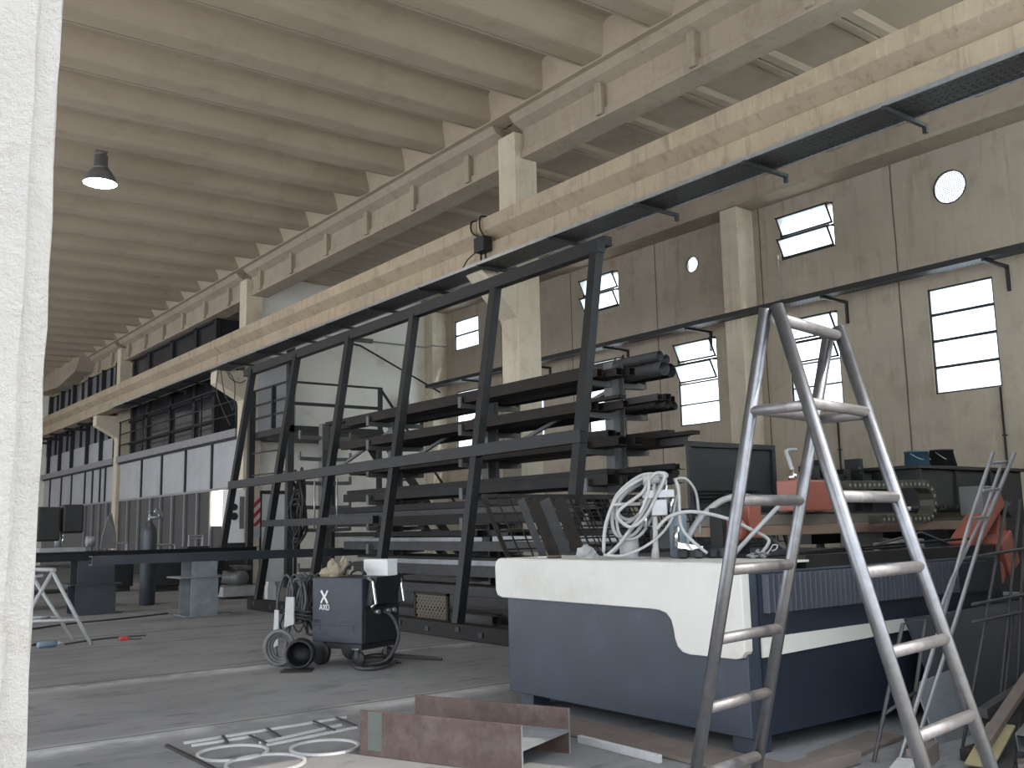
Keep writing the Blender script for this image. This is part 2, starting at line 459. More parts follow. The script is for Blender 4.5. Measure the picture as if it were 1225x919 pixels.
# rough rendered doorway pillar: a lumpy arris and a plaster step
pl = MB(); nz = 60; cols = []
rnd = random.Random(3)
for i in range(nz + 1):
    z = 7.7 * i / nz if i > 36 else 3.0 * i / 36
    j = lambda a: (rnd.random() - .5) * a
    xs = [(-1.8, 1.5), (.262 + j(.004), 1.5), (.268 + j(.004), 1.508), (.285, 1.507 + j(.004)), (.298 + j(.006), 1.512), (.302 + j(.004), 1.53), (.30, 1.75), (-1.8, 1.75)]
    cols.append([(x, y, z) for x, y in xs])
vs = [p for c in cols for p in c]; k = 8; fs = []
for i in range(nz):
    for a in range(k):
        b = (a + 1) % k; fs.append((i * k + a, i * k + b, (i + 1) * k + b, (i + 1) * k + a))
pl.add(vs, fs)
struct('wall_pillar', pl, 'plaster', label='sunlit rough plaster pillar at the left of the doorway', cat='wall')

# precast roof: ribbed slabs over the long bay and the side bay
def ribs(x0, x1, zr0, zr1, y_first, count, pitch=1.28, flat=False):
    mb = MB(); prof = []
    for k in range(count):
        y = y_first + k * pitch
        if flat:
            prof += [(y - .22, .055), (y - .15, .008), (y - .03, 0), (y - .025, .04), (y + .015, .04), (y + .02, 0), (y + .14, .008), (y + .20, .055)]
        else:
            prof += [(y - .84, .27), (y - .46, .255), (y - .38, .235), (y - .09, .03), (y - .05, .008), (y, 0), (y + .30, .006), (y + .305, .08), (y + .325, .08), (y + .33, .008), (y + .37, .012), (y + .42, .24)]
    ya, yb = prof[0][0] - .02, prof[-1][0] + .02
    prof = [(ya, prof[0][1])] + prof + [(yb, prof[-1][1])]
    vs = []; n = len(prof)
    for x, zr in ((x0, zr0), (x1, zr1)):
        vs += [(x, y, zr + z) for y, z in prof]
    vs += [(x0, ya, zr0 + .45), (x0, yb, zr0 + .45), (x1, ya, zr1 + .45), (x1, yb, zr1 + .45)]
    fs = [(i, i + 1, n + i + 1, n + i) for i in range(n - 1)] + [(2 * n, 2 * n + 2, 2 * n + 3, 2 * n + 1)]
    mb.add(vs, fs)
    if not flat:        # end diaphragms that bring the slabs down onto the girder
        mb.prism([(8.10, zr1 + .27), (8.44, zr1 - .012), (8.75, zr1 - .012), (8.75, zr1 + .3)], lambda x, z, t: (x, t, z), ya, yb)
    return mb
zr = lambda x: 7.40 + .0143 * (x - 8.34)
struct('ceiling', ribs(-6.3, 8.75, zr(-6.3), zr(8.75), 8.97 - 6 * 1.28, 33), 'ceil', label='ribbed precast concrete ceiling of the long bay', cat='ceiling')
struct('ceiling', ribs(8.75, 14.5, 7.36, 7.26, 8.97 - 6 * 1.28, 33, flat=True), 'ceil', label='ribbed precast concrete ceiling of the window bay', cat='ceiling')

# roof girders along the column line, with stiffeners
gp = [(8.80, 6.79), (9.16, 6.79), (9.16, 7.66), (8.46, 7.66), (8.46, 7.48), (8.62, 7.30), (8.80, 7.22)]
CY = [.62, 11.37, 21.95, 32.5]
for i, (a, b) in enumerate(((1.5, 11.17), (11.6, 21.75), (22.18, 32.3), (32.73, YE))):
    g = MB().prism(gp, lambda x, z, t: (x, t, z), a, b)
    y = a + .9
    while y < b - .3:
        g.box((8.70, y, 6.80), (8.81, y + .13, 7.26)); y += 1.72
    g.box((8.76, a, 6.77), (9.18, b, 6.90))
    if i == 3:
        g.prism([(YE, 7.5), (YE, 6.9), (39, 6.70), (36.4, 6.95), (35.8, 7.5)], lambda y, z, t: (t, y, z), 8.2, 8.8)
    where = ['nearest to the doorway', 'over the storage racks', 'above the dark mezzanine', 'at the far end'][i]
    struct('trim_2', g, 'girder', label='concrete roof girder span ' + where, cat='girder', bevel=.012)
# columns with crane corbels
for i, y in enumerate((11.17, 21.75, 32.3)):
    c = MB().box((8.64, y, 0), (9.066, y + .42, 7.18))
    c.prism([(8.64, 4.13), (8.62, 4.25), (7.97, 4.62), (7.97, 4.94), (8.64, 4.94)], lambda x, z, t: (x, t, z), y, y + .42) if i else \
        c.prism([(8.64, 4.18), (8.62, 4.27), (7.99, 4.90), (7.99, 4.94), (8.64, 4.94)], lambda x, z, t: (x, t, z), y, y + .42)
    where = ['behind the pipe rack, with its corbel', 'at the corner of the white wall, carrying the striped sign', 'between the grey office panels'][i]
    struct('trim_3', c, 'col', label='pale concrete column ' + where, cat='column', bevel=.02)
# crane runway beams
cp = [(7.97, 4.955), (8.36, 4.955), (8.36, 5.22), (8.30, 5.28), (8.30, 5.43), (8.40, 5.62), (7.90, 5.62), (7.90, 5.43), (8.09, 5.28), (7.97, 5.25)]
for i, (a, b) in enumerate(((1.72, 11.155), (11.18, 21.735), (21.765, 32.29), (32.31, YE))):
    where = ['crossing the top right of the picture', 'above the black leaning frame', 'in front of the mezzanine', 'at the far end of the hall'][i]
    struct('trim_4', MB().prism(cp, lambda x, z, t: (x, t, z), a, b), 'crane', label='stained concrete crane runway beam ' + where, cat='beam', bevel=.012)
# wall pilasters and eave beam
for y, w in ((11.17, 'between the louvred windows'), (21.6, 'in the corner by the white wall')):
    struct('trim_5', MB().box((13.775, y, 0), (WX + .02, y + .40, 6.96)), 'col', label='concrete wall pilaster ' + w, cat='pilaster', bevel=.015)
struct('trim_6', MB().prism([(WX + .1, 6.93), (13.72, 6.95), (13.68, 7.0), (13.68, 7.75), (WX + .1, 7.75)], lambda x, z, t: (x, t, z), 1.72, 22.0), 'girder', label='eave beam along the top of the window wall', cat='beam')

# louvred steel windows of the side wall
def window(i, y0, y1, z0, z1, rows, hop, label):
    tw = .013 if hop else .021
    w = thing('window_%d' % i, label, 'window', (WX, (y0 + y1) / 2, z0), kind='structure')
    t = .026; x0, x1 = WX + .02, WX + .06
    f = MB()
    f.box((x0, y0, z0), (x1, y0 + t, z1)).box((x0, y1 - t, z0), (x1, y1, z1)).box((x0, y0 + t, z0), (x1, y1 - t, z0 + t)).box((x0, y0 + t, z1 - t), (x1, y1 - t, z1))
    f.build('window_frame', 'mull', w)
    h = (z1 - z0) / rows
    for k in range(rows):
        a, b = z0 + k * h, z0 + (k + 1) * h
        if k: MB().box((x0, y0 + t, a - tw), (x1, y1 - t, a + tw)).build('transom', 'mull', w)
        if rows - 1 - k < hop:
            ang = math.radians(27); L = h - .03
            lean = lambda u, v: (x0 - v * math.sin(ang) + u, v * math.cos(ang) + a + .03)
            s = MB()
            def slab(v0, v1, ya, yb, th):
                s_ = []
                for u, v in ((-.012, v0), (th, v0), (th, v1), (-.012, v1)): s_.append(lean(u, v))
                s.prism(s_, lambda p, q, tt: (p, tt, q), ya, yb)
            slab(0, .03, y0 + .04, y1 - .04, .02); slab(L - .03, L, y0 + .04, y1 - .04, .02)
            slab(0, L, y0 + .04, y0 + .065, .02); slab(0, L, y1 - .065, y1 - .04, .02)
            for yy in (y0 + .03, y1 - .03):
                px, pz = lean(0, L); s.bar((px, yy, pz), (x0, yy, b - .03), .012, .025)
            sa = s.build('hopper_sash', 'mull', w)
            pq = [lean(.0, .03), lean(.006, .03), lean(.006, L - .03), lean(.0, L - .03)]
            MB().prism(pq, lambda p, q, tt: (p, tt, q), y0 + .065, y1 - .065).build('pane', 'pane', sa)
        else:
            MB().box((x0 + .02, y0 + t, a + .015), (x0 + .026, y1 - t, b - .015)).build('pane', 'pane', w)
    return w
wl = ['tall closed four pane window right of the scaffold ladder', 'tall window half hidden by the ladder, top louvres open',
      'tall window left of the ladder, two upper louvres tilted open', 'tall window seen through the ends of the racked pipes',
      'tall window hidden behind the racked steel', 'tall window in the far corner behind the racks']
for i, (a, b) in enumerate(LOW): window(i + 1, a, b, 3.07, 4.73, 4, [0, 2, 2, 2, 0, 0][i], wl[i])
ul = ['short high window with two open louvres beside the pilaster', 'short high window beside the tall black frame post', 'short high closed window near the white wall corner']
for i, (a, b) in enumerate(UP): window(i + 7, a, b, 5.84, 6.64, 2, [2, 2, 0][i], ul[i])
for (y, z, r), l in zip(VENT, ('large round grilled vent high on the window wall', 'small round vent high above the pipe ends')):
    v = thing('round_vent', l, 'vent', (WX, y, z - r))
    v['kind'] = 'structure'
    ring = MB(); n = 40; vs = []
    for k in range(n):
        c, s_ = math.cos(2 * PI * k / n), math.sin(2 * PI * k / n)
        for rr, x in ((r * .99, WX - .012), (r * 1.05, WX - .012), (r * 1.05, WX + .01), (r * .99, WX + .02)): vs.append((x, y + rr * c, z + rr * s_))
    fs = [(4 * k + j, 4 * k + (j + 1) % 4, 4 * ((k + 1) % n) + (j + 1) % 4, 4 * ((k + 1) % n) + j) for k in range(n) for j in range(4)]
    ring.add(vs, fs, True).build('vent_ring', 'mull', v)
    gr = MB(); st = .022; m = int(r / st)
    for k in range(-m, m + 1):
        h = math.sqrt(max(0, r * r - (k * st) ** 2)) * .99
        if h < .02: continue
        gr.box((WX + .012, y + k * st - .0045, z - h), (WX + .016, y + k * st + .0045, z + h))
        gr.box((WX + .012, y - h, z + k * st - .0045), (WX + .016, y + h, z + k * st + .0045))
    gr.build('vent_grille', 'steel_light', v)

# office partition and mezzanine along the column line
def part_bay(y0, y1, mulls, lower, tag):
    w = thing('wall_office', 'grey panelled office partition ' + tag, 'partition', (8.75, (y0 + y1) / 2, 0), kind='structure')
    MB().box((8.60, y0, 3.43), (9.3, y1, 3.62)).build('slab_edge', 'mull_light', w)
    MB().box((8.70, y0, 2.20), (8.80, y1, 2.26)).build('rail', 'mull_light', w)
    MB().box((8.68, y0, 3.38), (8.80, y1, 3.43)).build('rail', 'mull', w)
    ys = [y0] + mulls + [y1]
    for a, b in zip(ys, ys[1:]):
        MB().box((8.74, a + .02, 2.26), (8.77, b - .02, 3.38)).build('panel', 'panel', w)
    for y in mulls: MB().box((8.70, y - .05, 2.26), (8.80, y + .05, 3.38)).build('mullion', 'mull', w)
    for y in lower: MB().box((8.69, y - .035, .5), (8.79, y + .035, 2.20)).build('mullion', 'mull_light', w)
    return w
b1 = part_bay(22.2, 32.28, [24.02, 25.99, 28.0, 29.9], [31.2, 30.07, 28.93, 28.0, 26.98, 25.95, 24.99, 24.02, 22.9], 'right of the far column')
MB().box((8.74, 24.02, .5), (8.76, 32.28, 2.20)).build('glazing', 'dark_glass', b1)
MB().box((8.74, 22.2, .0), (8.76, 32.28, .5)).build('plinth', 'mull', b1)
MB().box((8.74, 22.2, .5), (8.76, 23.98, 1.34)).build('lower_panel', 'dark_glass', b1)
MB().box((8.74, 22.2, 1.34), (8.76, 22.9, 2.20)).build('side_panel', 'panel', b1)
bw = MB().box((8.74, 22.94, 1.34), (8.75, 23.98, 2.20)).build('lit_window', glow('daylit_window', '#fdf6d8', 1.15), b1)  # pane emits, standing in for the daylight seen through it
b2 = part_bay(32.74, YE, [33.9, 34.55, 35.53, 36.56, 38.5, 40.1, 42.0], [33.6, 34.5, 35.4, 36.4], 'left of the far column')
MB().box((8.74, 32.74, .0), (8.76, YE, 2.2)).build('glazing', 'dark_glass', b2)
w = thing('wall_office', 'upper row of pale office panels left of the far column', 'partition', (8.75, 38, 3.62), kind='structure')
ys = [32.74, 34.45, 36.3, 38.5, 40.4, 42.3, YE]
for a, b in zip(ys, ys[1:]):
    MB().box((8.74, a + .03, 3.62), (8.77, b - .03, 4.32)).build('panel', 'panel', w)
    MB().box((8.76, a + .03, 4.32), (8.78, b - .03, 6.7)).build('pane', plain('dim_upper_glass', '#6f7176', .4, 0, .15, 1.5, 0) if a == ys[0] else 'dim_upper_glass', w) if a == ys[0] else MB().box((8.76, a + .03, 4.32), (8.78, b - .03, 6.7)).build('pane', bpy.data.materials['dim_upper_glass'], w)
    MB().box((8.62, a - .05, 3.62), (8.80, a + .05, 6.75)).build('mullion', 'mull', w)
    MB().box((8.68, (a + b) / 2 - .03, 4.32), (8.80, (a + b) / 2 + .03, 6.7)).build('mullion', 'mull', w)
    MB().box((7.9, a - .04, 4.82), (8.7, a + .04, 4.90)).build('tie_bar', 'mull', w)
# dark glazed store on the mezzanine
mz = thing('wall_mezzanine', 'dark glazed store on the mezzanine behind the crane beam', 'partition', (8.95, 27, 3.62), kind='structure')
MB().box((9.0, 24.6, 3.62), (9.04, 32.2, 6.75)).build('glazing', 'dark_glass', mz)
MB().box((9.0, 24.55, 3.62), (12.5, 24.6, 6.75)).build('side_wall', 'dark_glass', mz)
for y in (24.6, 26.1, 28.1, 30.3, 31.9): MB().box((8.93, y - .09, 3.62), (9.05, y + .09, 6.78)).build('post', 'mull', mz)
for z in (4.05, 4.75, 6.0, 6.75): MB().box((8.93, 24.6, z - .04), (9.05, 32.2, z + .04)).build('beam', 'mull', mz)
MB().box((8.7, 22.2, 3.5), (14.2, YE, 3.62)).build('deck', 'mull_light', mz)
rl = thing('guard_rail', 'dark guard rail along the mezzanine edge', 'railing', (8.66, 27, 3.62))
for z in (3.98, 4.32, 4.72): MB().tube([(8.66, 22.25, z), (8.66, 32.2, z)], .022, 6).build('rail', 'mull', rl)
for y in (22.3, 24.7, 27.2, 29.7, 32.1): MB().tube([(8.66, y, 3.62), (8.66, y, 4.74)], .024, 6).build('post', 'mull', rl)

# door in the white wall
d = thing('door_1', 'pale grey door in a dark frame under the steel landing', 'door', (9.6, 22.0, 0), kind='structure')
MB().box((9.13, 21.95, 0), (9.2, 22.0, 2.14)).box((10.02, 21.95, 0), (10.1, 22.0, 2.14)).box((9.2, 21.95, 2.06), (10.02, 22.0, 2.14)).build('door_frame', 'mull', d)
dl = MB().box((9.2, 21.965, .02), (10.02, 22.0, 2.06))
for z0, z1 in ((.25, .85), (1.05, 1.85)): dl.box((9.32, 21.957, z0), (9.90, 21.966, z1))
dl = dl.build('door_leaf', 'white_plastic', d)
MB().tube([(9.30, 21.95, 1.02), (9.42, 21.93, 1.02)], .012, 6).build('door_handle', 'mull', dl)
one('warning_sign', MB().box((8.77, 21.733, 1.30), (9.07, 21.75, 1.98)), 'stripe', 'red and white diagonal striped warning sign on the pale column', 'sign')
one('notice_plate', MB().box((8.77, 21.733, 1.04), (9.07, 21.748, 1.28)), 'panel', 'grey notice plate under the red striped sign', 'sign')

# ------------------------------------------------------------------ overhead fittings
t = thing('cable_tray', 'black mesh cable tray hung under the crane runway beam', 'cable tray', (8.02, 12, 4.9))
MB().box((7.80, 1.75, 4.90), (8.25, 30, 4.906)).build('tray_floor', 'mesh', t)
MB().box((7.785, 1.75, 4.90), (7.80, 30, 4.945)).build('side_angle', 'galv', t)
MB().box((8.25, 1.75, 4.89), (8.265, 30, 4.94)).build('side_angle', 'galv', t)
rnd = random.Random(11)
for k in range(5):
    x = 7.86 + k * .08; pts = []
    y = 1.8
    while y < 30: pts.append((x + rnd.uniform(-.03, .03), y, 4.922 + rnd.uniform(-.003, .006))); y += .7
    MB().tube(pts, .011, 5).build('cable', 'cable', t)
y = 2.96
while y < 30:
    MB().box((7.76, y - .02, 4.855), (8.48, y + .02, 4.895)).box((8.44, y - .02, 4.80), (8.48, y + .02, 4.86)).build('support_arm', 'mull', t)
    y += 1.6
for ys in (3.2, 14.9):
    MB().box((7.79, ys, 4.905), (8.26, ys + .02, 4.957)).build('hanger', 'mull', t)
t = thing('junction_box', 'black junction box with cables clipped to the runway beam', 'junction box', (7.86, 11.0, 5.0))
MB().box((7.80, 10.86, 5.10), (7.955, 11.10, 5.32)).build('box', 'rubber', t, .01)
MB().tube(spline([(7.88, 11.04, 5.33), (7.86, 11.22, 5.45), (7.88, 11.25, 5.62), (8.05, 11.25, 5.66)]), .014, 6).build('cable', 'rubber', t)
MB().tube(spline([(7.88, 10.94, 5.32), (7.86, 11.02, 5.47), (7.88, 11.02, 5.64), (8.05, 11.02, 5.66)]), .014, 6).build('cable', 'rubber', t)
MB().tube([(7.88, 10.92, 5.1), (7.88, 10.92, 4.96)], .016, 6).tube([(7.88, 11.03, 5.1), (7.88, 11.03, 4.96)], .016, 6).build('cable_pair', 'rubber', t)
MB().tube(spline([(7.84, 11.1, 5.12), (7.82, 11.28, 5.05), (7.84, 11.42, 4.98), (7.87, 11.5, 4.965)]), .010, 6).build('cable', 'rubber', t)
# tray on the window wall
t = thing('wall_cable_tray', 'slim cable tray on brackets across the window wall', 'cable tray', (13.9, 11, 4.84))
for i, (a, b) in enumerate(((1.75, 21.55),)):
    MB().box((13.52, a, 4.84), (13.755, b, 4.847)).build('tray_floor', 'mesh', t)
    MB().box((13.505, a, 4.84), (13.52, b, 4.925)).build('side_rail', 'mull', t)
    MB().box((13.755, a, 4.84), (13.77, b, 4.925)).build('side_rail', 'mull', t)
for k in range(3):
    MB().tube([(13.57 + .07 * k, y, 4.868 + .006 * math.sin(y * 3 + k)) for y in [1.8 + .8 * q for q in range(25)]], .014, 5).build('cable', 'hose_grey', t)
for y in (3.8, 6.6, 9.3, 12.3, 14.6, 17.2, 19.8):
    MB().box((13.50, y - .022, 4.795), (14.23, y + .022, 4.84)).box((14.19, y - .022, 4.45), (14.23, y + .022, 4.80)).build('bracket', 'mull', t)
for i, (y, z0, z1, l) in enumerate(((6.86, 0, 3.06, 'thin dark conduit below the closed window by the right edge'), (9.62, 0, 3.05, 'thin dark conduit below the window behind the ladder'), (11.66, 0, 4.8, 'dark conduit running down beside the pilaster'), (14.75, 0, 4.75, 'thin conduit below the pipe ends'), (10.62, 4.95, 5.95, 'thin pale conduit below the high louvred window'))):
    mb = MB().tube([(14.20, y, z0), (14.20, y, z1)], .016, 6)
    for q in range(3): mb.box((14.185, y - .03, z0 + .2 + q * (z1 - z0) * .35), (14.23, y + .03, z0 + .22 + q * (z1 - z0) * .35))
    one('conduit', mb, 'mull' if i < 4 else 'hose_grey', l, 'conduit')
one('conduit', MB().tube([(9.1, 21.93, 6.02), (13.77, 21.93, 6.02), (13.77, 21.57, 6.02), (14.2, 21.57, 6.02)], .02, 6), 'hose_grey', 'thin grey conduit running level across the white wall', 'conduit')
one('stay_rod', MB().tube([(11.45, 21.86, 5.9), (11.75, 21.85, 5.86), (13.95, 21.5, 4.75)], .025, 6), 'mull', 'slanting dark stay rod in front of the white wall', 'rod')
one('wall_box', MB().box((11.35, 21.9, 5.98), (12.15, 22.0, 6.08)), 'rack_grey', 'flat grey lamp batten high on the white wall', 'lamp')
one('dust_extractor', MB().lathe([(.12, 0), (.14, .05), (.14, .28), (.05, .33)], (13.0, 21.8, 4.25), 14), 'rack_grey', 'grey round fan hood on the white wall above the landing stair', 'fan')
# pendant lamp
LX, LY, LZ = 3.82, 15.86, 7.33
t = thing('pendant_lamp', 'lit grey bell shaped pendant lamp under the ribbed ceiling', 'lamp', (LX, LY, 6.78))
MB().tube([(LX, LY, 7.335), (LX, LY, 7.25)], .05, 10).box((LX - .09, LY - .04, 7.305), (LX + .09, LY + .04, 7.335)).build('hook', 'lamp_body', t)
MB().lathe([(.05, 7.27), (.105, 7.25), (.11, 7.06), (.13, 7.05), (.135, 7.03), (.13, 7.02)], (LX, LY, 0), 20).build('gear_housing', 'lamp_body', t)
MB().lathe([(.12, 7.03), (.17, 6.98), (.215, 6.91), (.25, 6.83), (.265, 6.80), (.268, 6.785), (.255, 6.785), (.24, 6.83), (.2, 6.92)], (LX, LY, 0), 28, cap0=False, cap1=False).build('lamp_shade', 'lamp_body', t)
MB().lathe([(.005, 6.80), (.15, 6.792), (.254, 6.788)], (LX, LY, 0), 28, cap1=False).build('diffuser', 'lamp_glow', t)
# loose cables on the far column corbel
t = thing('cable_bundle', 'loose dark cables looping in front of the far column', 'cable', (7.95, 21.5, 3.6))
MB().tube(spline([(8.0, 21.6, 4.87), (8.1, 21.6, 4.35), (8.25, 21.6, 4.1), (8.32, 21.6, 4.0), (8.36, 21.65, 4.6), (8.2, 21.62, 4.86)]), .012, 5).build('cable', 'cable', t)
MB().tube(spline([(7.95, 21.65, 4.87), (7.93, 21.65, 4.4), (8.1, 21.65, 3.95), (8.25, 21.6, 3.62)]), .012, 5).build('cable', 'cable', t)
MB().tube(spline([(8.15, 21.62, 4.87), (8.25, 21.6, 4.7), (8.45, 21.6, 4.62), (8.62, 21.65, 4.7)]), .012, 5).build('cable', 'cable', t)

# ------------------------------------------------------------------ landing with stair
t = thing('steel_landing', 'dark steel landing with guard rail and stair before the white wall', 'landing', (9.8, 20.6, 0))
MB().box((8.72, 19.45, 3.30), (11.05, 21.95, 3.44)).build('deck', 'mull', t)
PO = [(8.79, 19.52), (8.66, 21.35), (10.98, 19.52), (10.98, 21.85)]
for i, (x, y) in enumerate(PO[:2]): MB().box((x - .07, y - .07, 0), (x + .07, y + .07, 5.15 if i == 0 else 4.42)).build('post', 'mull', t)
for x, y in PO[2:]: MB().box((x - .05, y - .05, 0), (x + .05, y + .05, 3.3)).build('post', 'mull', t)
MB().box((8.7, 19.48, 5.1), (8.86, 19.56, 5.2)).build('post_cap', 'mull', t)
for z in (3.75, 4.05, 4.40): MB().bar((8.72, 19.5, z), (8.70, 21.9, z), .04, .04).build('rail', 'mull', t)
for z, h in ((3.93, .07), (4.40, .045)): MB().bar((8.74, 19.5, z), (11.02, 19.5, z), .04, h).build('rail', 'mull', t)
MB().box((8.66, 20.2, 3.44), (8.76, 20.26, 4.4)).build('rail_post', 'mull', t)
MB().box((10.95, 19.47, 3.44), (11.05, 19.53, 4.42)).build('rail_post', 'mull', t)
MB().bar((8.79, 19.52, 2.95), (8.66, 21.35, 2.95), .03, .03).bar((8.79, 19.52, 2.45), (8.66, 21.35, 2.45), .03, .03).build('brace', 'mull', t)
for y in (19.55, 20.35): MB().bar((11.0, y, 3.38), (13.6, y, .05), .05, .2).build('stair_stringer', 'mull', t)
for k in range(14):
    q = (k + .5) / 14; MB().box((11.0 + 2.6 * q - .12, 19.57, 3.36 - 3.3 * q), (11.0 + 2.6 * q + .12, 20.33, 3.39 - 3.3 * q)).build('stair_tread', 'mull', t)
MB().bar((11.0, 19.52, 4.42), (13.5, 19.52, 1.2), .045, .045).build('stair_handrail', 'mull', t)
one('wall_cupboard', MB().box((8.95, 21.68, 3.50), (9.9, 21.95, 5.3)), 'panel', 'tall grey cupboard standing on the steel landing', 'cupboard')

# ------------------------------------------------------------------ the black leaning frame
fr = thing('leaning_frame', 'tall black steel frame of six slanting posts before the racked stock', 'frame', (6.3, 11.6, 0))
def lean_x(z): return 5.98 + .62 * z / 4.0
for y in (7.18, 8.95, 10.78, 12.60, 14.42, 16.25):
    a, b = Vector((lean_x(.16), y, .16)), Vector((lean_x(4.03), y, 4.03))
    up = Vector((1, 0, -.155)).normalized()
    u = [(-.055, -.05), (.055, -.05), (.055, .05), (.045, .05), (.045, -.04), (-.045, -.04), (-.045, .05), (-.055, .05)]
    pb = MB().section(a, b, u, up=up)
    post = pb.build('post', 'steel_frame', fr)
    MB().bar(a + up * .046, b + up * .046, .088, .008, up=up).build('cover_strip', 'steel_frame', post)
for xo, zo, h in ((0, 4.03, .13), (.10, 4.10, .10)):
    MB().bar((6.60 + xo, 7.11, zo), (6.62 + xo, 16.6, zo - .02), .11, h).build('top_rail', 'steel_frame', fr)
MB().section((6.26, 7.1, 2.055), (6.26, 16.33, 1.985), [(-.04, -.065), (.04, -.065), (.04, -.05), (-.025, -.05), (-.025, .05), (.04, .05), (.04, .065), (-.04, .065)]).build('middle_rail', 'steel_frame', fr)
MB().bar((6.14, 11.0, 1.31), (6.12, 14.5, 1.31), .09, .10).build('lower_rail', 'steel_frame', fr)
bb = MB().box((5.96, 6.6, 0), (6.12, 14.75, .16))
bb.build('base_beam', 'steel_dark', fr, .008)
for k in range(14):
    y = 7.2 + k * .55 + (k % 3) * .06
    MB().box((5.945, y, .05 + .03 * (k % 2)), (5.962, y + .07, .10 + .03 * (k % 2))).build('cleat', 'steel_mid', fr)
for y in (12.9, 12.2): MB().tube([(6.2, y, 1.2), (6.2, y, 1.9)], .012, 6).build('hook_rod', 'galv', fr)

# ------------------------------------------------------------------ cantilever rack and its stock
LV = [2.80, 2.44, 2.03, 1.62, 1.24, .90, .58, .30]
rk = thing('cantilever_rack', 'grey cantilever rack carrying the long steel stock', 'rack', (7.5, 11.5, 0))
RY = (7.95, 10.36, 12.83, 15.2)
for y in RY:
    p = MB().section((7.5, y, .06), (7.5, y, 3.0), [(-.07, -.09), (.07, -.09), (.07, -.075), (.008, -.075), (.008, .075), (.07, .075), (.07, .09), (-.07, .09), (-.07, .075), (-.008, .075), (-.008, -.075), (-.07, -.075)], up=(1, 0, 0)).build('post', 'rack_grey', rk)
    MB().box((6.95, y - .08, 0), (8.05, y + .08, .07)).build('foot', 'rack_grey', rk)
    for z in LV[:7]:
        for sx in (-1, 1):
            arm = MB().bar((7.5 + sx * .07, y, z - .055), (7.5 + sx * .465, y, z - .045), .07, .06)
            arm = arm.build('arm', 'rack_grey', rk)
            MB().box((7.5 + sx * .465, y - .035, z - .07), (7.5 + sx * .485, y + .035, z + .07)).build('end_stop', 'rust_plate' if sx > 0 else 'rack_grey', arm)
for a, b in ((0, 1), (1, 2), (2, 3)):
    for z0, z1 in ((2.72, 2.08),):
        MB().bar((7.5, RY[a], z0), (7.5, RY[b], z1), .04, .04).build('brace', 'rack_grey', rk)
rnd = random.Random(5)
def stock(kind, x, z, w, h, y0, y1, m, label, group):
    p, q = (x, y0, z + h / 2), (x + rnd.uniform(-.002, .002), y1, z + h / 2)
    if kind == 'pipe': mb = MB().pipe(p, q, w / 2, .006, 14); nm = 'steel_pipe'
    elif kind == 'tube': mb = MB().rtube(p, q, w, h); nm = 'steel_tube'
    elif kind == 'flat': mb = MB().bar(p, q, w, h); nm = 'flat_bar'
    elif kind == 'angle': mb = MB().section(p, q, [(-w / 2, -h / 2), (w / 2, -h / 2), (w / 2, -h / 2 + .006), (-w / 2 + .006, -h / 2 + .006), (-w / 2 + .006, h / 2), (-w / 2, h / 2)]); nm = 'steel_angle'
    else: mb = MB().section(p, q, [(-w / 2, -h / 2), (w / 2, -h / 2), (w / 2, -h / 2 + .009), (-w / 2 + .009, -h / 2 + .009), (-w / 2 + .009, h / 2 - .009), (w / 2, h / 2 - .009), (w / 2, h / 2), (-w / 2, h / 2)]); nm = 'steel_channel'
    return one(nm, mb, m, label, 'steel stock', group)
def layer(kind, xs, z, w, h, y0, y1, ms, label, group, jit=.12):
    for i, x in enumerate(xs):
        stock(kind, x, z, w, h, y0 + rnd.uniform(-jit, jit), y1 + rnd.uniform(-jit, jit), ms[i % len(ms)], label, group)
B, K = 'steel_brown', 'steel_dark'
def span(a, n, w, gap=.004): return [a + i * (w + gap) for i in range(n)]
FR = (7.045, 7.41); BK = (7.59, 7.95)          # clear widths on the arms, in front of and behind the posts
def fill(side, w, n=None):
    a, b = side; m = int((b - a) / (w + .003)); n = m if n is None else min(n, m)
    g = (b - a - n * w) / max(n, 1)
    return [a + w / 2 + g / 2 + i * (w + g) for i in range(n)]
z = LV[0] - .010
layer('pipe', fill(BK, .165), z, .165, .165, 7.30, 13.3, ['steel_mid', K], 'large round steel pipe lying on the top tier of the rack', 'large pipes on the top tier')
layer('pipe', fill(BK, .115), z + .167, .115, .115, 7.5, 13.4, ['steel_mid', B], 'round steel pipe stacked on the large pipes of the top tier', 'pipes stacked on the top tier', .15)
layer('tube', fill(FR, .09), z, .09, .085, 7.7, 13.9, [B, 'steel_brown', K], 'brown rectangular tube on the front of the top tier', 'rectangular tubes on the top tier', .3)
layer('tube', fill(FR, .12), z + .087, .12, .05, 7.9, 14.8, [B, K], 'flat brown tube in the upper row of the top tier', 'upper row of tubes on the top tier', .6)
z = LV[1] - .010
layer('tube', fill(FR, .085), z, .085, .085, 7.65, 13.6, [B, K], 'dark square tube on the second tier of the rack', 'square tubes on the second tier', .2)
layer('pipe', fill(BK, .085), z, .085, .085, 7.45, 13.2, [K, B], 'dark pipe on the back of the second tier', 'pipes on the second tier')
layer('tube', fill(BK, .085), z + .088, .085, .075, 7.4, 13.3, ['steel_mid', B], 'grey tube topping the second tier', 'tubes topping the second tier', .08)
layer('flat', fill(FR, .11), z + .087, .11, .035, 7.9, 14.4, [B], 'flat bar lying on the square tubes of the second tier', 'flat bars on the second tier', .5)
z = LV[2] - .010
layer('channel', fill(FR, .12), z, .12, .10, 7.5, 13.5, [B, K], 'brown channel on the third tier of the rack', 'channels on the third tier')
layer('angle', fill(BK, .085), z, .08, .085, 7.25, 13.4, [B, 'steel_mid'], 'steel angle on the back of the third tier', 'angles on the third tier', .25)
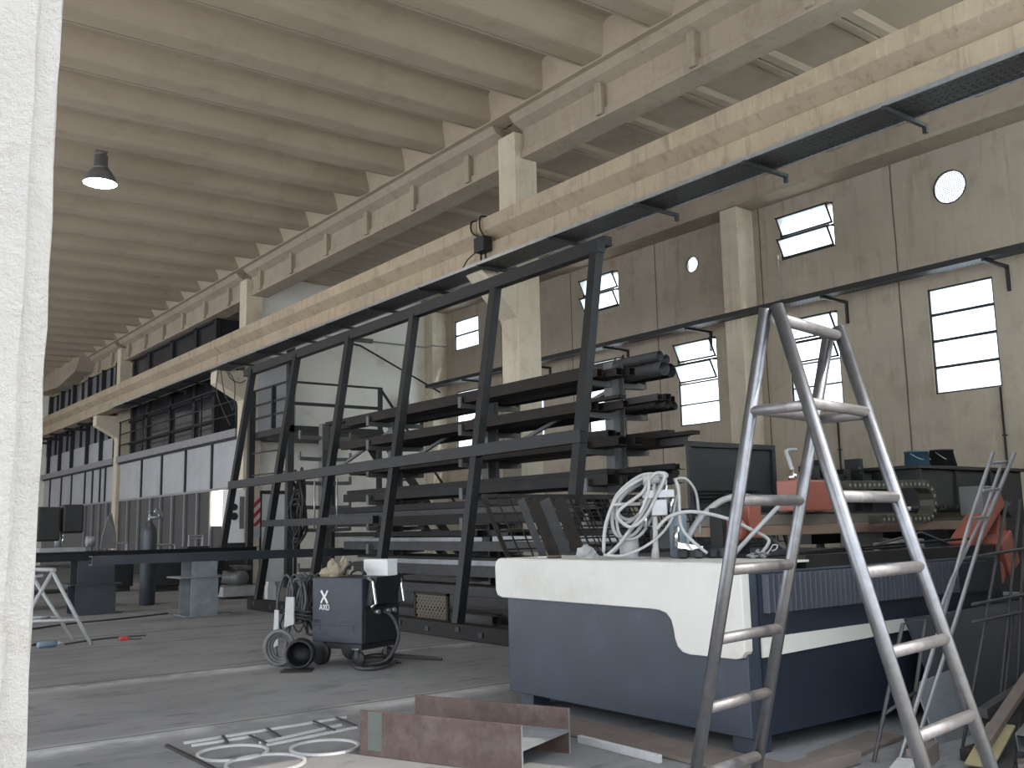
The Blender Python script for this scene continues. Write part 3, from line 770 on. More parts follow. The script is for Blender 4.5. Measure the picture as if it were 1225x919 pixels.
layer('tube', fill(FR, .12), z + .102, .12, .075, 7.7, 13.8, [K], 'black tube topping the front of the third tier', 'tubes on the third tier')
layer('flat', fill(BK, .11), z + .087, .11, .04, 7.2, 13.2, [B, 'steel_mid'], 'flat bar jutting from the third tier', 'flat bars on the third tier', .35)
layer('flat', fill(BK, .12), z + .129, .12, .04, 7.45, 13.2, [B], 'flat bar on top of the third tier', 'top flat bars on the third tier', .2)
z = LV[3] - .010
layer('channel', fill(FR, .12), z, .12, .12, 7.6, 13.6, [K, B], 'dark channel on the fourth tier of the rack', 'channels on the fourth tier')
layer('angle', fill(BK, .11), z, .10, .10, 7.3, 13.4, [K, 'steel_mid'], 'dark angle on the back of the fourth tier', 'angles on the fourth tier', .25)
layer('flat', fill(FR, .12), z + .122, .12, .05, 7.5, 13.6, [K, B, 'steel_mid'], 'flat bar topping the front of the fourth tier', 'flat bars on the fourth tier', .35)
layer('flat', fill(BK, .12), z + .103, .12, .045, 7.4, 13.6, ['steel_mid', B], 'grey flat bar topping the back of the fourth tier', 'back flat bars on the fourth tier', .35)
layer('angle', fill(BK, .09), z + .15, .085, .06, 7.3, 13.4, [K, B], 'dark angle crowning the back of the fourth tier', 'crowning angles on the fourth tier', .3)
z = LV[4] - .010
layer('tube', fill(FR, .12), z, .12, .13, 8.4, 14.2, [K, 'steel_mid'], 'dark box tube on the fifth tier of the rack', 'box tubes on the fifth tier', .3)
layer('pipe', fill(BK, .17), z, .17, .17, 8.2, 14.0, [K], 'wide dark pipe on the back of the fifth tier', 'pipes on the fifth tier')
layer('channel', fill(FR, .12), z + .132, .12, .07, 8.0, 14.3, ['steel_mid', B], 'grey channel on the box tubes of the fifth tier', 'channels on the fifth tier', .3)
z = LV[5] - .010
layer('channel', fill(FR, .12), z, .12, .12, 7.5, 13.6, ['steel_mid', K], 'grey channel on the sixth tier of the rack', 'channels on the sixth tier', .3)
layer('tube', fill(BK, .12), z, .12, .14, 7.5, 13.4, [K], 'black box tube on the back of the sixth tier', 'box tubes on the sixth tier')
layer('flat', fill(FR, .12, 2), z + .122, .12, .06, 7.6, 9.7, ['steel_light'], 'bright flat bar on the sixth tier near the white table', 'bright flat bars on the sixth tier', .1)
layer('flat', fill(FR, .12, 3), z + .122, .12, .05, 9.95, 13.8, ['steel_light', 'steel_mid'], 'pale flat bar on the sixth tier beyond the bright ones', 'pale flat bars on the sixth tier', .08)
z = LV[6] - .010
layer('tube', fill(FR, .12), z, .12, .14, 7.4, 13.2, ['steel_mid', K], 'grey box tube on the seventh tier of the rack', 'box tubes on the seventh tier', .3)
layer('channel', fill(BK, .12), z, .12, .16, 7.4, 13.0, [K], 'black channel on the back of the seventh tier', 'channels on the seventh tier')
layer('channel', fill(FR, .12), z + .142, .12, .06, 7.7, 13.0, ['steel_light', K], 'pale channel topping the seventh tier', 'channels topping the seventh tier', .3)
z = .072
layer('channel', fill((6.98, 7.40), .138), z, .14, .14, 7.5, 12.9, ['steel_mid', 'steel_light', K], 'heavy channel lying on the feet of the rack', 'channels on the rack feet', .3)
layer('tube', fill((6.98, 7.40), .138), z + .142, .14, .12, 8.2, 12.6, ['steel_mid', K], 'flat tube on the heavy channels at the bottom of the rack', 'tubes at the bottom of the rack', .4)
# fuller lower tiers
layer('tube', fill(FR, .12), LV[4] + .20, .12, .085, 8.6, 14.0, [K, 'steel_mid', B], 'dark tube in the top row of the fifth tier', 'top tubes on the fifth tier', .4)
layer('tube', fill(BK, .12), LV[4] + .165, .12, .12, 8.3, 13.9, [K], 'black tube over the wide pipes of the fifth tier', 'black tubes over the fifth tier pipes', .2)
layer('tube', fill(FR, .12), LV[5] + .178, .12, .068, 9.9, 13.9, [K, 'steel_mid'], 'dark tube topping the sixth tier', 'tubes topping the sixth tier', .3)
layer('tube', fill(BK, .12), LV[5] + .136, .12, .11, 7.6, 13.6, [K], 'black tube in the back upper row of the sixth tier', 'back upper tubes on the sixth tier')
layer('flat', fill(FR, .12), LV[6] + .195, .12, .033, 7.9, 13.2, [K, B], 'dark flat in the top row of the seventh tier', 'top flats on the seventh tier', .3)
layer('tube', fill(BK, .12), LV[6] + .152, .12, .075, 7.6, 13.2, [K], 'black tube in the back upper row of the seventh tier', 'back upper tubes on the seventh tier')
layer('tube', fill((6.98, 7.40), .138), .337, .138, .12, 7.9, 12.8, ['steel_mid', K], 'grey tube in the top row at the bottom of the rack', 'top tubes at the bottom of the rack', .3)
layer('tube', fill((7.60, 8.0), .13), .073, .13, .16, 7.6, 13.0, [K], 'black tube on the back feet of the rack', 'tubes on the back feet of the rack')
layer('tube', fill((7.60, 8.0), .13), .236, .13, .16, 7.7, 13.0, [K], 'black tube in the upper row on the back feet of the rack', 'upper tubes on the back feet of the rack')
t = thing('hose_bundle', 'tangle of black hoses hanging at the far end of the rack', 'hose', (6.9, 14.9, .9))
rr = random.Random(41)
for k in range(9):
    L = []; cz_, ry_, rz_ = rr.uniform(1.25, 1.75), rr.uniform(.12, .25), rr.uniform(.3, .55)
    for m in range(9):
        q = 2 * PI * m / 9
        L.append((6.85 + rr.uniform(-.08, .08), 14.85 + ry_ * math.cos(q), cz_ + rz_ * math.sin(q) * rr.uniform(.8, 1.1)))
    MB().tube(spline(L, 4, closed=True), .02, 6, closed=True).build('loop', 'rubber', t)
# steel piled on the floor between frame and rack, in front of the rack's foot
layer('channel', [6.34, 6.5, 6.66], .001, .14, .10, 8.0, 12.4, ['steel_mid', K, B], 'steel channel on the floor between black frame and rack', 'channels on the floor behind the base beam', .4)
layer('flat', [6.42, 6.58], .102, .14, .02, 8.3, 11.6, ['steel_mid', B], 'flat bar on the channels behind the base beam', 'flat bars behind the base beam', .4)
layer('tube', [6.36, 6.50, 6.64], .124, .12, .10, 8.7, 12.0, ['steel_mid', K], 'grey tube on the flat bars behind the base beam', 'tubes behind the base beam', .4)

# measured points of the small stuff (world metres)
PT = {}
PT['coil_a'] = [(4.092, 4.484, 1.029), (4.105, 4.474, 1.182), (4.154, 4.437, 1.334), (4.227, 4.381, 1.425), (4.303, 4.323, 1.475), (4.341, 4.295, 1.49), (4.356, 4.283, 1.453), (4.341, 4.295, 1.371), (4.297, 4.329, 1.269), (4.232, 4.378, 1.168), (4.167, 4.427, 1.068), (4.112, 4.469, 1.009)]
PT['coil_b'] = [(4.189, 4.473, 1.346), (4.174, 4.485, 1.232), (4.188, 4.475, 1.139), (4.237, 4.438, 1.112), (4.296, 4.393, 1.147), (4.366, 4.339, 1.279), (4.412, 4.304, 1.408), (4.423, 4.296, 1.475), (4.382, 4.327, 1.502), (4.319, 4.375, 1.488), (4.246, 4.43, 1.428)]
PT['coil_c'] = [(4.235, 4.502, 1.294), (4.25, 4.491, 1.242), (4.3, 4.453, 1.22), (4.36, 4.407, 1.27), (4.422, 4.36, 1.373), (4.48, 4.315, 1.472), (4.489, 4.308, 1.498), (4.46, 4.33, 1.509), (4.396, 4.379, 1.479), (4.31, 4.445, 1.413), (4.253, 4.488, 1.346)]
PT['coil_d'] = [(4.138, 4.386, 1.272), (4.157, 4.372, 1.2), (4.205, 4.335, 1.178), (4.268, 4.287, 1.238), (4.334, 4.237, 1.379), (4.371, 4.209, 1.48), (4.334, 4.237, 1.502), (4.292, 4.269, 1.457), (4.256, 4.296, 1.381)]
PT['coil_e'] = [(4.267, 4.25, 1.481), (4.268, 4.249, 1.404), (4.245, 4.266, 1.319), (4.219, 4.287, 1.253)]
PT['tail'] = [(4.092, 4.484, 1.009), (4.165, 4.391, 1.003), (4.254, 4.298, 1.051), (4.352, 4.248, 1.124), (4.431, 4.227, 1.214), (4.478, 4.229, 1.327), (4.512, 4.228, 1.405), (4.505, 4.246, 1.463)]
PT['arc1'] = [(4.526, 4.28, 1.465), (4.6, 4.249, 1.47), (4.663, 4.227, 1.39), (4.69, 4.233, 1.248), (4.694, 4.23, 1.116)]
PT['arc_big'] = [(4.552, 4.262, 0.996), (4.604, 4.248, 1.108), (4.691, 4.206, 1.231), (4.803, 4.146, 1.324), (4.917, 4.084, 1.354), (5.018, 4.033, 1.336)]
PT['arc_white'] = [(4.27, 4.222, 1.156), (4.325, 4.18, 1.225), (4.407, 4.118, 1.258), (4.5, 4.047, 1.251), (4.643, 3.963, 1.207), (4.766, 3.908, 1.144), (4.849, 3.87, 1.096), (4.86, 3.862, 1.06), (4.824, 3.902, 0.98), (4.794, 3.925, 0.951)]
PT['arc_drop'] = [(4.46, 4.204, 1.455), (4.459, 4.18, 1.377), (4.444, 4.166, 1.274), (4.434, 4.148, 1.172), (4.445, 4.088, 1.096), (4.484, 3.995, 1.011)]
PT['diag'] = [(4.615, 3.888, 1.013), (4.836, 3.721, 1.285)]
PT['post'] = [(4.345, 4.292, 0.982), (4.358, 4.282, 1.381)]
PT['posthead'] = [(4.292, 4.332, 1.372), (4.449, 4.213, 1.378)]
PT['drum'] = [(4.299, 4.327, 1.46), (4.378, 4.267, 1.468)]
PT['pipes'] = [(4.305, 4.322, 1.269), (4.306, 4.322, 1.166)]
PT['white_rod'] = [(4.137, 4.45, 1.314), (4.282, 4.34, 1.316)]
PT['pail'] = [(4.222, 4.385, 0.996), (4.168, 4.426, 1.104), (4.283, 4.339, 1.101)]
PT['bottle'] = [(4.463, 4.202, 1.071), (4.47, 4.197, 1.275), (4.413, 4.24, 1.072), (4.512, 4.165, 1.069)]
PT['valve'] = [(4.458, 4.206, 1.173), (4.45, 4.212, 1.051), (4.575, 4.117, 1.017)]
PT['rag'] = [(4.17, 4.81, 0.992), (4.274, 4.732, 0.989), (4.207, 4.783, 1.076)]
PT['driver'] = [(4.027, 5.081, 1.005), (4.238, 4.921, 0.999)]
PT['clamps'] = [(4.41, 4.138, 0.992), (4.483, 4.082, 1.0), (4.552, 4.03, 0.998)]
PT['chain'] = [(4.567, 3.775, 0.991), (4.62, 3.735, 1.019), (4.677, 3.692, 0.993), (4.699, 3.675, 1.041)]
PT['g_orange'] = [(5.181, 4.0, 1.464), (5.732, 4.0, 1.222)]
PT['g_left'] = [(4.834, 4.0, 1.283), (4.954, 4.0, 1.083)]
PT['g_disc'] = [(4.661, 3.95, 1.141)]
PT['fa1'] = [(5.237, 2.6, 1.539), (5.05, 2.666, 1.166), (4.869, 2.744, 0.716), (4.8, 2.776, 0.535)]
PT['fa2'] = [(5.477, 2.599, 1.545), (5.196, 2.672, 1.129), (5.005, 2.748, 0.698), (4.949, 2.779, 0.521)]
PT['fa3'] = [(5.339, 2.612, 1.474), (5.199, 2.657, 1.218), (4.911, 2.717, 0.872), (4.802, 2.75, 0.683)]
PT['far'] = [(5.228, 2.61, 1.48), (5.402, 2.609, 1.489), (5.163, 2.636, 1.333), (5.342, 2.635, 1.343), (5.072, 2.662, 1.188), (5.231, 2.661, 1.191)]
PT['fb'] = [(4.461, 2.87, -0.002), (4.616, 2.753, 0.667), (4.827, 2.752, 0.672), (4.774, 2.837, 0.187)]
PT['fc'] = [(5.61, 2.75, 1.221), (5.301, 2.75, 0.669), (5.779, 2.75, 1.229), (5.535, 2.75, 0.63), (5.811, 2.75, 1.084), (5.595, 2.75, 0.352), (5.135, 2.75, 0.733), (5.743, 2.75, 0.75), (5.12, 2.75, 0.642), (5.724, 2.75, 0.653), (5.09, 2.75, 0.976), (5.796, 2.75, 1.013), (5.577, 2.75, 0.604), (5.456, 2.75, 0.322)]
PT['orange'] = [(7.371, 3.6, 1.302), (6.883, 3.6, 0.976), (7.463, 3.6, 1.052), (7.328, 3.6, 0.883), (7.106, 3.6, 0.76), (7.493, 3.6, 0.68), (7.241, 3.6, 1.148)]
PT['scrap'] = [(4.702, 2.734, 0.031), (4.752, 2.689, 0.123), (4.929, 2.667, 0.166), (5.286, 2.734, 0.032), (5.467, 2.677, 0.145), (4.806, 2.62, 0.261), (5.253, 2.553, 0.394), (4.275, 2.592, 0.316), (4.777, 2.601, 0.299)]

# ------------------------------------------------------------------ cutting table
TX0, TX1, TY0, TY1 = 4.07, 6.75, 3.385, 5.45
t = thing('cutting_table', 'long slate blue plate cutting table with a white end cap', 'machine table', (5.4, 4.4, 0))
MB().box((TX0, TY0, .09), (TX1, TY1, .93)).build('body', 'table_dark', t, .006)
MB().box((TX0 + .10, TY0 - .012, .095), (TX1, TY0 - .001, .92)).build('side_panel', 'table_navy', t)
cap = [(TY0 - .012, .975), (5.50, .975), (5.535, .955), (5.545, .92), (5.54, .76), (5.52, .725), (5.47, .712), (4.05, .712), (3.98, .709), (3.92, .695), (3.885, .66), (3.87, .61), (3.862, .56), (3.845, .52), (3.81, .492), (3.76, .483), (3.44, .487), (3.40, .495), (TY0 - .012, .53)]
MB().prism(cap, lambda y, z, x: (x, y, z), 4.035, 4.10).build('end_cap', 'table_white', t, .006)
MB().box((4.05, TY0 - .012, .965), (4.62, 5.50, .978)).build('cap_top', 'table_white', t, .003)
MB().box((4.19, TY0 - .014, .715), (6.16, TY0 - .012, .915)).build('panel_backing', 'table_navy', t)  # dark sheet paints in the shade of the corrugation grooves
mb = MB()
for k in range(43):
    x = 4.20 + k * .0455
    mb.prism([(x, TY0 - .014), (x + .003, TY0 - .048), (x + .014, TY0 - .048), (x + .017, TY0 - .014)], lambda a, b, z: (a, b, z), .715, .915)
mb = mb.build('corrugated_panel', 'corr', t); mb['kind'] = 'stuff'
MB().prism([(4.165, .49), (6.47, .545), (6.47, .594), (4.165, .59)], lambda x, z, y: (x, y, z), TY0 - .022, TY0 - .012).build('white_stripe', 'table_white', t)
MB().box((6.17, TY0 - .03, .70), (6.55, TY0 - .005, .90)).build('control_box', 'table_navy', t, .004)
for x in (4.12, 6.45):
    for y in (TY0 + .03, TY1 - .2):
        MB().box((x, y, 0), (x + .14, y + .14, .09)).build('leg', 'table_dark', t)
MB().box((4.62, TY0 + .01, .93), (TX1, TY0 + .11, 1.0)).build('side_rail', 'steel_dark', t)
MB().box((4.62, TY1 - .11, .93), (TX1, TY1, 1.0)).build('side_rail', 'steel_dark', t)
sl = MB()
for k in range(26):
    sl.box((4.70 + k * .078, TY0 + .11, .90), (4.706 + k * .078, TY1 - .11, .975))
sl = sl.build('slat_bed', 'steel_mid', t); sl['kind'] = 'stuff'
# gantry over the bed
g = thing('cutting_gantry', 'gantry beam with orange motor housings across the cutting table', 'gantry', (6.4, 4.2, 1.0))
MB().box((4.75, 4.10, 1.165), (8.3, 4.32, 1.235)).build('upper_beam', 'alu', g, .004)
MB().box((4.75, 4.08, 1.10), (8.3, 4.34, 1.163)).build('lower_beam', 'rail', g, .004)
for k in range(2): MB().box((4.9, 4.10 + .18 * k, 1.235), (8.2, 4.125 + .18 * k, 1.25)).build('guide_rail', 'steel_mid', g)
for x in (4.95, 7.4):
    MB().box((x, 4.15, .985 if x < 6.7 else 0), (x + .12, 4.3, 1.10)).build('support', 'table_navy', g)
MB().bar((5.3, 4.2, 1.10), (5.42, 4.16, 1.01), .05, .02).build('brace', 'galv', g)
b = MB().box((5.36, 3.97, 1.253), (5.74, 4.14, 1.46)).build('motor_housing', 'orange', g, .01)
MB().lathe([(.022, 1.46), (.03, 1.462), (.03, 1.50), (.018, 1.505), (.018, 1.53)], (5.44, 4.06, 0), 12).build('cable_gland', 'chrome', b)
MB().tube(spline([(5.44, 4.06, 1.53), (5.45, 4.09, 1.60), (5.55, 4.18, 1.67), (5.75, 4.25, 1.69)]), .014, 6).build('cable', 'hose_grey', b)
MB().box((4.86, 3.97, 1.09), (4.98, 4.07, 1.30)).build('end_cover', 'orange', g, .008)
MB().lathe([(.075, 0), (.085, .01), (.085, .06), (.07, .07)], (4.70, 3.995, 1.14), 20, axis='x').build('handwheel', 'orange', g)
MB().box((4.66, 4.02, 1.0), (4.80, 4.12, 1.28)).build('carriage_plate', 'rubber', g)
MB().box((6.05, 4.12, 1.0), (6.55, 4.14, 1.098)).build('apron', 'rack_grey', g)
c = thing('cable_chain', 'dark olive cable chain looping over the gantry beam', 'cable chain', (6.4, 4.0, 1.25))
pth = [(5.85, 1.425)] + [(5.95 + .1 * k, 1.425 + .002 * k) for k in range(9)]
cx, cz, r = 6.80, 1.313, .125
pth += [(cx + r * math.sin(a), cz + r * math.cos(a)) for a in [PI * k / 12 for k in range(1, 13)]]
pth += [(cx - .1 * k, cz - r) for k in range(1, 7)]
acc = 0; lk = MB(); bolts = MB()
def walk(path, step):
    out = []; rem = 0
    for (x0, z0), (x1, z1) in zip(path, path[1:]):
        L = math.hypot(x1 - x0, z1 - z0); d = rem
        while d < L: out.append((x0 + (x1 - x0) * d / L, z0 + (z1 - z0) * d / L, math.atan2(z1 - z0, x1 - x0))); d += step
        rem = d - L
    return out
for x, z, a in walk(pth, .058):
    ca, sa = math.cos(a), math.sin(a)
    link = MB().obox((x, 3.955, z), (.026 * ca, 0, .026 * sa), (0, .055, 0), (-.03 * sa, 0, .03 * ca)).build('chain_link', 'chain', c, .003)
    MB().lathe([(.011, 0), (.011, .004)], (x, 3.898, z), 8, axis='y').build('bolt', 'galv', link)
MB().box((6.0, 4.35, 1.02), (8.2, 4.50, 1.09)).build('drag_track', 'rubber', g)
tr = MB()
for k in range(22): tr.box((6.9 + k * .06, 4.02, 1.253), (6.94 + k * .06, 4.09, 1.285))
tr.box((6.9, 4.02, 1.25), (8.25, 4.09, 1.262)); tr.build('toothed_rack', 'rubber', g)
rnd = random.Random(21)
for i, (a, b_) in enumerate((((4.75, 3.62, 1.01), (6.6, 3.50, 1.045)), ((4.7, 3.75, .99), (6.2, 3.66, 1.01)), ((5.5, 3.57, 1.012), (6.0, 3.55, 1.09)), ((6.0, 3.55, 1.09), (6.2, 3.52, 1.02)))):
    if i < 2: one('steel_rod', MB().tube([a, b_], .009, 6), 'steel_dark', ['thin black rod lying along the edge of the cutting table', 'thin black rod further in on the table slats'][i], 'rod')
one('bent_rod', MB().tube([(5.5, 3.53, 1.03), (6.0, 3.50, 1.10), (6.25, 3.44, 1.012)], .008, 6), 'steel_mid', 'bent thin rod on the table edge behind the ladder', 'rod')
one('scrap_block', MB().box((6.2, 3.7, .978), (6.38, 3.82, 1.05)), 'steel_light', 'pale square block on the cutting table right of the ladder', 'block', bevel=.004)
one('cylinder_scrap', MB().lathe([(.028, 0), (.03, .01), (.03, .25), (.02, .26)], (5.85, 3.74, 1.008), 14, axis='x'), 'galv', 'short steel cylinder lying on the table near the pale block', 'cylinder')
one('black_glove', MB().lathe([(.02, 0), (.07, .015), (.075, .04), (.05, .075), (.01, .085)], (6.12, 3.85, .978), 12), 'rubber', 'crumpled black glove on the cutting table', 'glove')

# hose stand and clutter on the white cap
st = thing('hose_stand', 'pale upright stand on the white table end holding a hose coil', 'stand', (4.34, 4.27, .978))
p0, p1 = PT['post']
MB().tube([(4.345, 4.292, .98), (4.347, 4.29, 1.05), (4.35, 4.287, 1.2), (4.355, 4.285, 1.40)], .02, 10, rad=[.028, .02, .017, .017]).build('post', 'hose', st)
MB().bar(PT['posthead'][0], PT['posthead'][1], .03, .045).build('bracket', 'galv', st)
MB().tube(PT['pipes'], .013, 8).build('valve_pipe', 'chrome', st)
MB().tube([PT['drum'][0], PT['drum'][1]], .032, 12).build('spool', 'hose_grey', st)
MB().bar((4.33, 4.31, 1.10), (4.42, 4.24, 1.10), .03, .12).build('junction', 'rubber', st)
MB().obox((4.37, 4.27, 1.29), (.04, -.03, 0), (.02, .027, 0), (0, 0, .05)).build('pump_head', 'galv', st, .006)
for k, (a, h) in enumerate((((4.30, 4.33, 1.30), .06), ((4.40, 4.25, 1.33), .10), ((4.43, 4.23, 1.26), .09))):
    MB().tube([a, (a[0] + .01, a[1] - .01, a[2] + h)], .014, 8).build('fitting', 'chrome', st)
MB().tube([PT['valve'][0], PT['valve'][1]], .018, 10).build('blow_valve', 'chrome', st)
MB().obox((4.515, 4.16, 1.045), (.062, -.046, -.014), (.016, .02, 0), (.004, 0, .02)).build('clamp_handle', 'chrome', st, .004)
h = thing('hose_coil', 'grey white hose coiled over the stand on the table end', 'hose', (4.26, 4.36, .98))
for nm, r in (('coil_a', .011), ('coil_b', .012), ('coil_c', .012), ('coil_d', .011)):
    MB().tube(spline(PT[nm], 5, closed=nm != 'coil_a'), r, 7, closed=nm != 'coil_a').build('loop', 'hose', h)
off = lambda L, d: [(x + d[0], y + d[1], z + d[2]) for x, y, z in L]
MB().tube(spline(off(PT['coil_b'], (.012, -.03, -.012)), 5, closed=True), .010, 7, closed=True).build('loop', 'hose_grey', h)
MB().tube(spline(off(PT['coil_c'], (-.02, .01, -.02)), 5, closed=True), .010, 7, closed=True).build('loop', 'hose', h)
MB().tube(spline(off(PT['coil_a'], (.03, .03, -.012)), 5), .009, 7).build('loop', 'hose_grey', h)
MB().tube(spline(PT['coil_e'], 5), .010, 7).build('loop', 'hose', h)
MB().tube(spline(PT['tail'], 5), .009, 7).build('hose_tail', 'hose', h)
MB().tube(spline(PT['arc_drop'], 5), .010, 7).build('hose_tail', 'hose', h)
MB().tube(spline(PT['arc1'], 5), .009, 7).build('hose_tail', 'hose', h)
one('suction_hose', MB().tube(spline(PT['arc_big'], 6), .021, 10), 'hose_grey', 'thick grey hose arching from the table toward the ladder', 'hose')
one('white_hose', MB().tube(spline([(x - .035, y - .055, max(z, .992)) for x, y, z in PT['arc_white'][:-1]], 6), .011, 8), 'hose', 'bent white pipe bowing from the hose stand past the ladder leg', 'pipe')
one('grey_rod', MB().tube(PT['diag'], .014, 8), 'hose_grey', 'straight grey tube leaning on the orange end cover', 'tube')
one('white_rod', MB().tube(PT['white_rod'], .011, 8), 'hose', 'short white rod sticking out through the hose coil', 'rod')
b = thing('paint_pail', 'small dented white pail on the table under the hose coil', 'pail', (4.29, 4.465, .979))
MB().lathe([(.052, .979), (.056, .985), (.058, 1.09), (.061, 1.095), (.061, 1.103), (.055, 1.103), (.053, 1.0)], (4.29, 4.465, 0), 18, cap1=False).build('body', 'wood_white', b)
MB().tube(spline([(4.233, 4.48, 1.09), (4.26, 4.43, 1.02), (4.31, 4.40, 1.02), (4.345, 4.44, 1.09)]), .004, 5).build('handle', 'galv', b)
one('gas_filter', MB().lathe([(.05, .980), (.055, 1.0), (.055, 1.24), (.035, 1.27), (.02, 1.275), (.02, 1.30)], (4.555, 4.29, 0), 16), 'blue', 'pale blue cylinder filter beside the hose stand', 'cylinder')
rg = MB()
rr = random.Random(4); vs = []
for i in range(7):
    for k in range(12):
        a = 2 * PI * k / 12; q = i / 6; rad = math.cos(q * PI / 2 * .96) * (.075 + rr.uniform(-.012, .012))
        vs.append((4.235 + rad * math.cos(a) * 1.1, 4.80 + rad * math.sin(a) * .8, .979 + .075 * math.sin(q * PI / 2) * (1 + rr.uniform(-.15, .1)) + (.012 if math.cos(a) < 0 else 0) * (i > 2)))
rg.add(vs, [(i * 12 + k, i * 12 + (k + 1) % 12, (i + 1) * 12 + (k + 1) % 12, (i + 1) * 12 + k) for i in range(6) for k in range(12)] + [tuple(range(72, 84))], False)
one('grey_rag', rg, 'hose_grey', 'crumpled grey rag on the white table end', 'rag')
sd = thing('scribing_tool', 'thin tool with a red brown grip on the white table end', 'tool', (4.13, 5.0, .978))
MB().tube([(4.02 + .03, 5.085, .988), (4.10, 5.035, .988)], .005, 6).build('blade', 'chrome', sd)
MB().tube([(4.10, 5.035, .99), (4.17, 4.98, .99)], .011, 8).build('grip', 'rust_plate', sd)
for i, (x, y, z) in enumerate(((4.42, 4.13, .985), (4.49, 4.07, .985), (4.56, 4.02, .985), (4.62, 3.99, .985))):
    mb = MB().lathe([(.02, -.005), (.038, .005), (.04, .035), (.028, .05), (.01, .055)], (x, y, z), 7, smooth=False)
    one('slag_lump', mb, 'steel_mid' if i % 2 else 'rubber', 'dark slag lump beneath the clamp handle on the table end', 'lump', 'slag lumps on the table end')
ch = thing('lifting_chain', 'small heap of grey chain with a hook on the table corner', 'chain', (4.63, 3.72, .978))
rr = random.Random(9)
for k in range(26):
    a, q = rr.uniform(0, 2 * PI), rr.random() ** .6
    c0 = Vector((4.625 + .09 * q * math.cos(a), 3.73 + .06 * q * math.sin(a), .99 + .045 * (1 - q) * rr.random()))
    u = Vector((rr.uniform(-1, 1), rr.uniform(-1, 1), rr.uniform(-.4, .4))).normalized(); v = u.cross(Vector((rr.random(), rr.random(), 1))).normalized()
    MB().tube([c0 + u * .016 * math.cos(q2) + v * .009 * math.sin(q2) for q2 in [2 * PI * m / 10 for m in range(10)]], .0035, 5, closed=True).build('link', 'galv', ch)
hk = [PT['chain'][1], PT['chain'][3]]
MB().tube(spline([(4.66, 3.70, 1.0), (4.685, 3.685, 1.03), (4.70, 3.675, 1.055), (4.718, 3.66, 1.05), (4.712, 3.665, 1.03), (4.69, 3.68, 1.02)]), .005, 6).build('hook', 'galv', ch)

# ------------------------------------------------------------------ ladder
ld = thing('scaffold_ladder', 'double sided scaffold ladder of welded bare steel tube', 'ladder', (3.28, 2.33, 0))
LEG = {'L1': ((3.005, 2.318, 2.0), (2.964, 2.817, 0)), 'R1': ((3.017, 2.276, 2.005), (3.11, 1.765, 0)), 'L2': ((3.535, 2.405, 1.985), (3.447, 2.894, 0)), 'R2': ((3.523, 2.355, 1.99), (3.625, 1.831, 0))}
LEG = {k: (Vector(a), Vector(b)) for k, (a, b) in LEG.items()}
at = lambda k, z: LEG[k][1] + (LEG[k][0] - LEG[k][1]) * (z / LEG[k][0].z)
for k, (a, b) in LEG.items():
    MB().tube([a + Vector((0, 0, .01)), (a + b) / 2 + Vector((.008 if k == 'L1' else 0, 0, 0)), b], .0255, 12).build('leg', 'tube', ld)
for s in ('L', 'R'):
    for z in (1.63, 1.28, 1.01, .74, .47, .20):
        MB().tube([at(s + '1', z), at(s + '2', z)], .0225, 10).build('rung', 'rung', ld)
MB().tube([LEG['R1'][0] - Vector((0, 0, .04)), LEG['R2'][0] - Vector((0, 0, .03))], .024, 10).build('top_bar', 'rung', ld)
MB().tube([at('L1', 1.62), at('R1', 1.62)], .021, 10).build('tie_bar', 'rung', ld)
MB().tube([at('L2', 1.62), at('R2', 1.62)], .021, 10).build('tie_bar', 'rung', ld)

# ------------------------------------------------------------------ lattices and plant behind the table
def lattice(name, x0, y0, z0, w, hgt, shear, n, m, r, mat, label, lean=.1):
    t = thing(name, label, 'lattice', (x0, y0, 0))
    P = lambda u, v: Vector((x0 + u * w - shear * v * hgt, y0 + lean * v * hgt, z0 + v * hgt))
    for a, b in (((0, 0), (1, 0)), ((0, 1), (1, 1)), ((0, 0), (0, 1)), ((1, 0), (1, 1))): MB().bar(P(*a), P(*b), .03, .03).build('frame_bar', mat, t)
    gm = MB()
    for i in range(1, n): gm.tube([P(i / n, 0), P(i / n, 1)], r, 5)
    for j in range(1, m): gm.tube([P(0, j / m), P(1, j / m)], r, 5)
    o = gm.build('grid', mat, t); o['kind'] = 'stuff'
    return t
lattice('wire_lattice', 5.45, 6.05, .0, 1.55, 1.42, .42, 18, 18, .007, 'steel_dark', 'black wire lattice panel just behind the hose coil')
lattice('wire_lattice', 5.15, 6.25, .0, 1.7, 1.44, .42, 13, 20, .008, 'steel_brown', 'brown wire lattice panel second behind the hose coil')
lattice('wire_lattice', 6.35, 5.80, .0, 1.7, 1.30, .30, 15, 13, .007, 'steel_dark', 'small black lattice between the hose and the orange housing')
for i, (x, w_) in enumerate(((5.16, .06), (5.28, .09), (5.42, .10), (5.58, .11))):
    a, b_ = Vector((x - .16, 5.62 + .02 * i, 0)), Vector((x - .72, 5.76 + .02 * i, 1.39))
    one('flat_bar', MB().bar(a, b_, w_, .012, up=(0, 1, 0)), 'steel_mid' if i % 2 == 0 else 'steel_brown',
        ['leftmost slanting flat bar behind the white table corner', 'second slanting flat bar behind the white table corner', 'third slanting flat bar behind the white table corner', 'widest slanting flat bar, beside the black lattice'][i], 'flat bar')
pn = thing('steel_screen', 'dark framed steel screen standing behind the hose stand', 'screen', (7.72, 6.65, 0))
MB().box((7.10, 6.50, 0), (8.36, 6.54, 1.96)).build('sheet', 'tank', pn)
for x in (7.2, 8.2): MB().box((x, 6.25, 0), (x + .06, 6.8, .04)).build('foot', 'tank', pn)
MB().box((7.06, 6.47, 1.93), (8.40, 6.5, 1.98)).build('frame_bar', 'mull', pn)
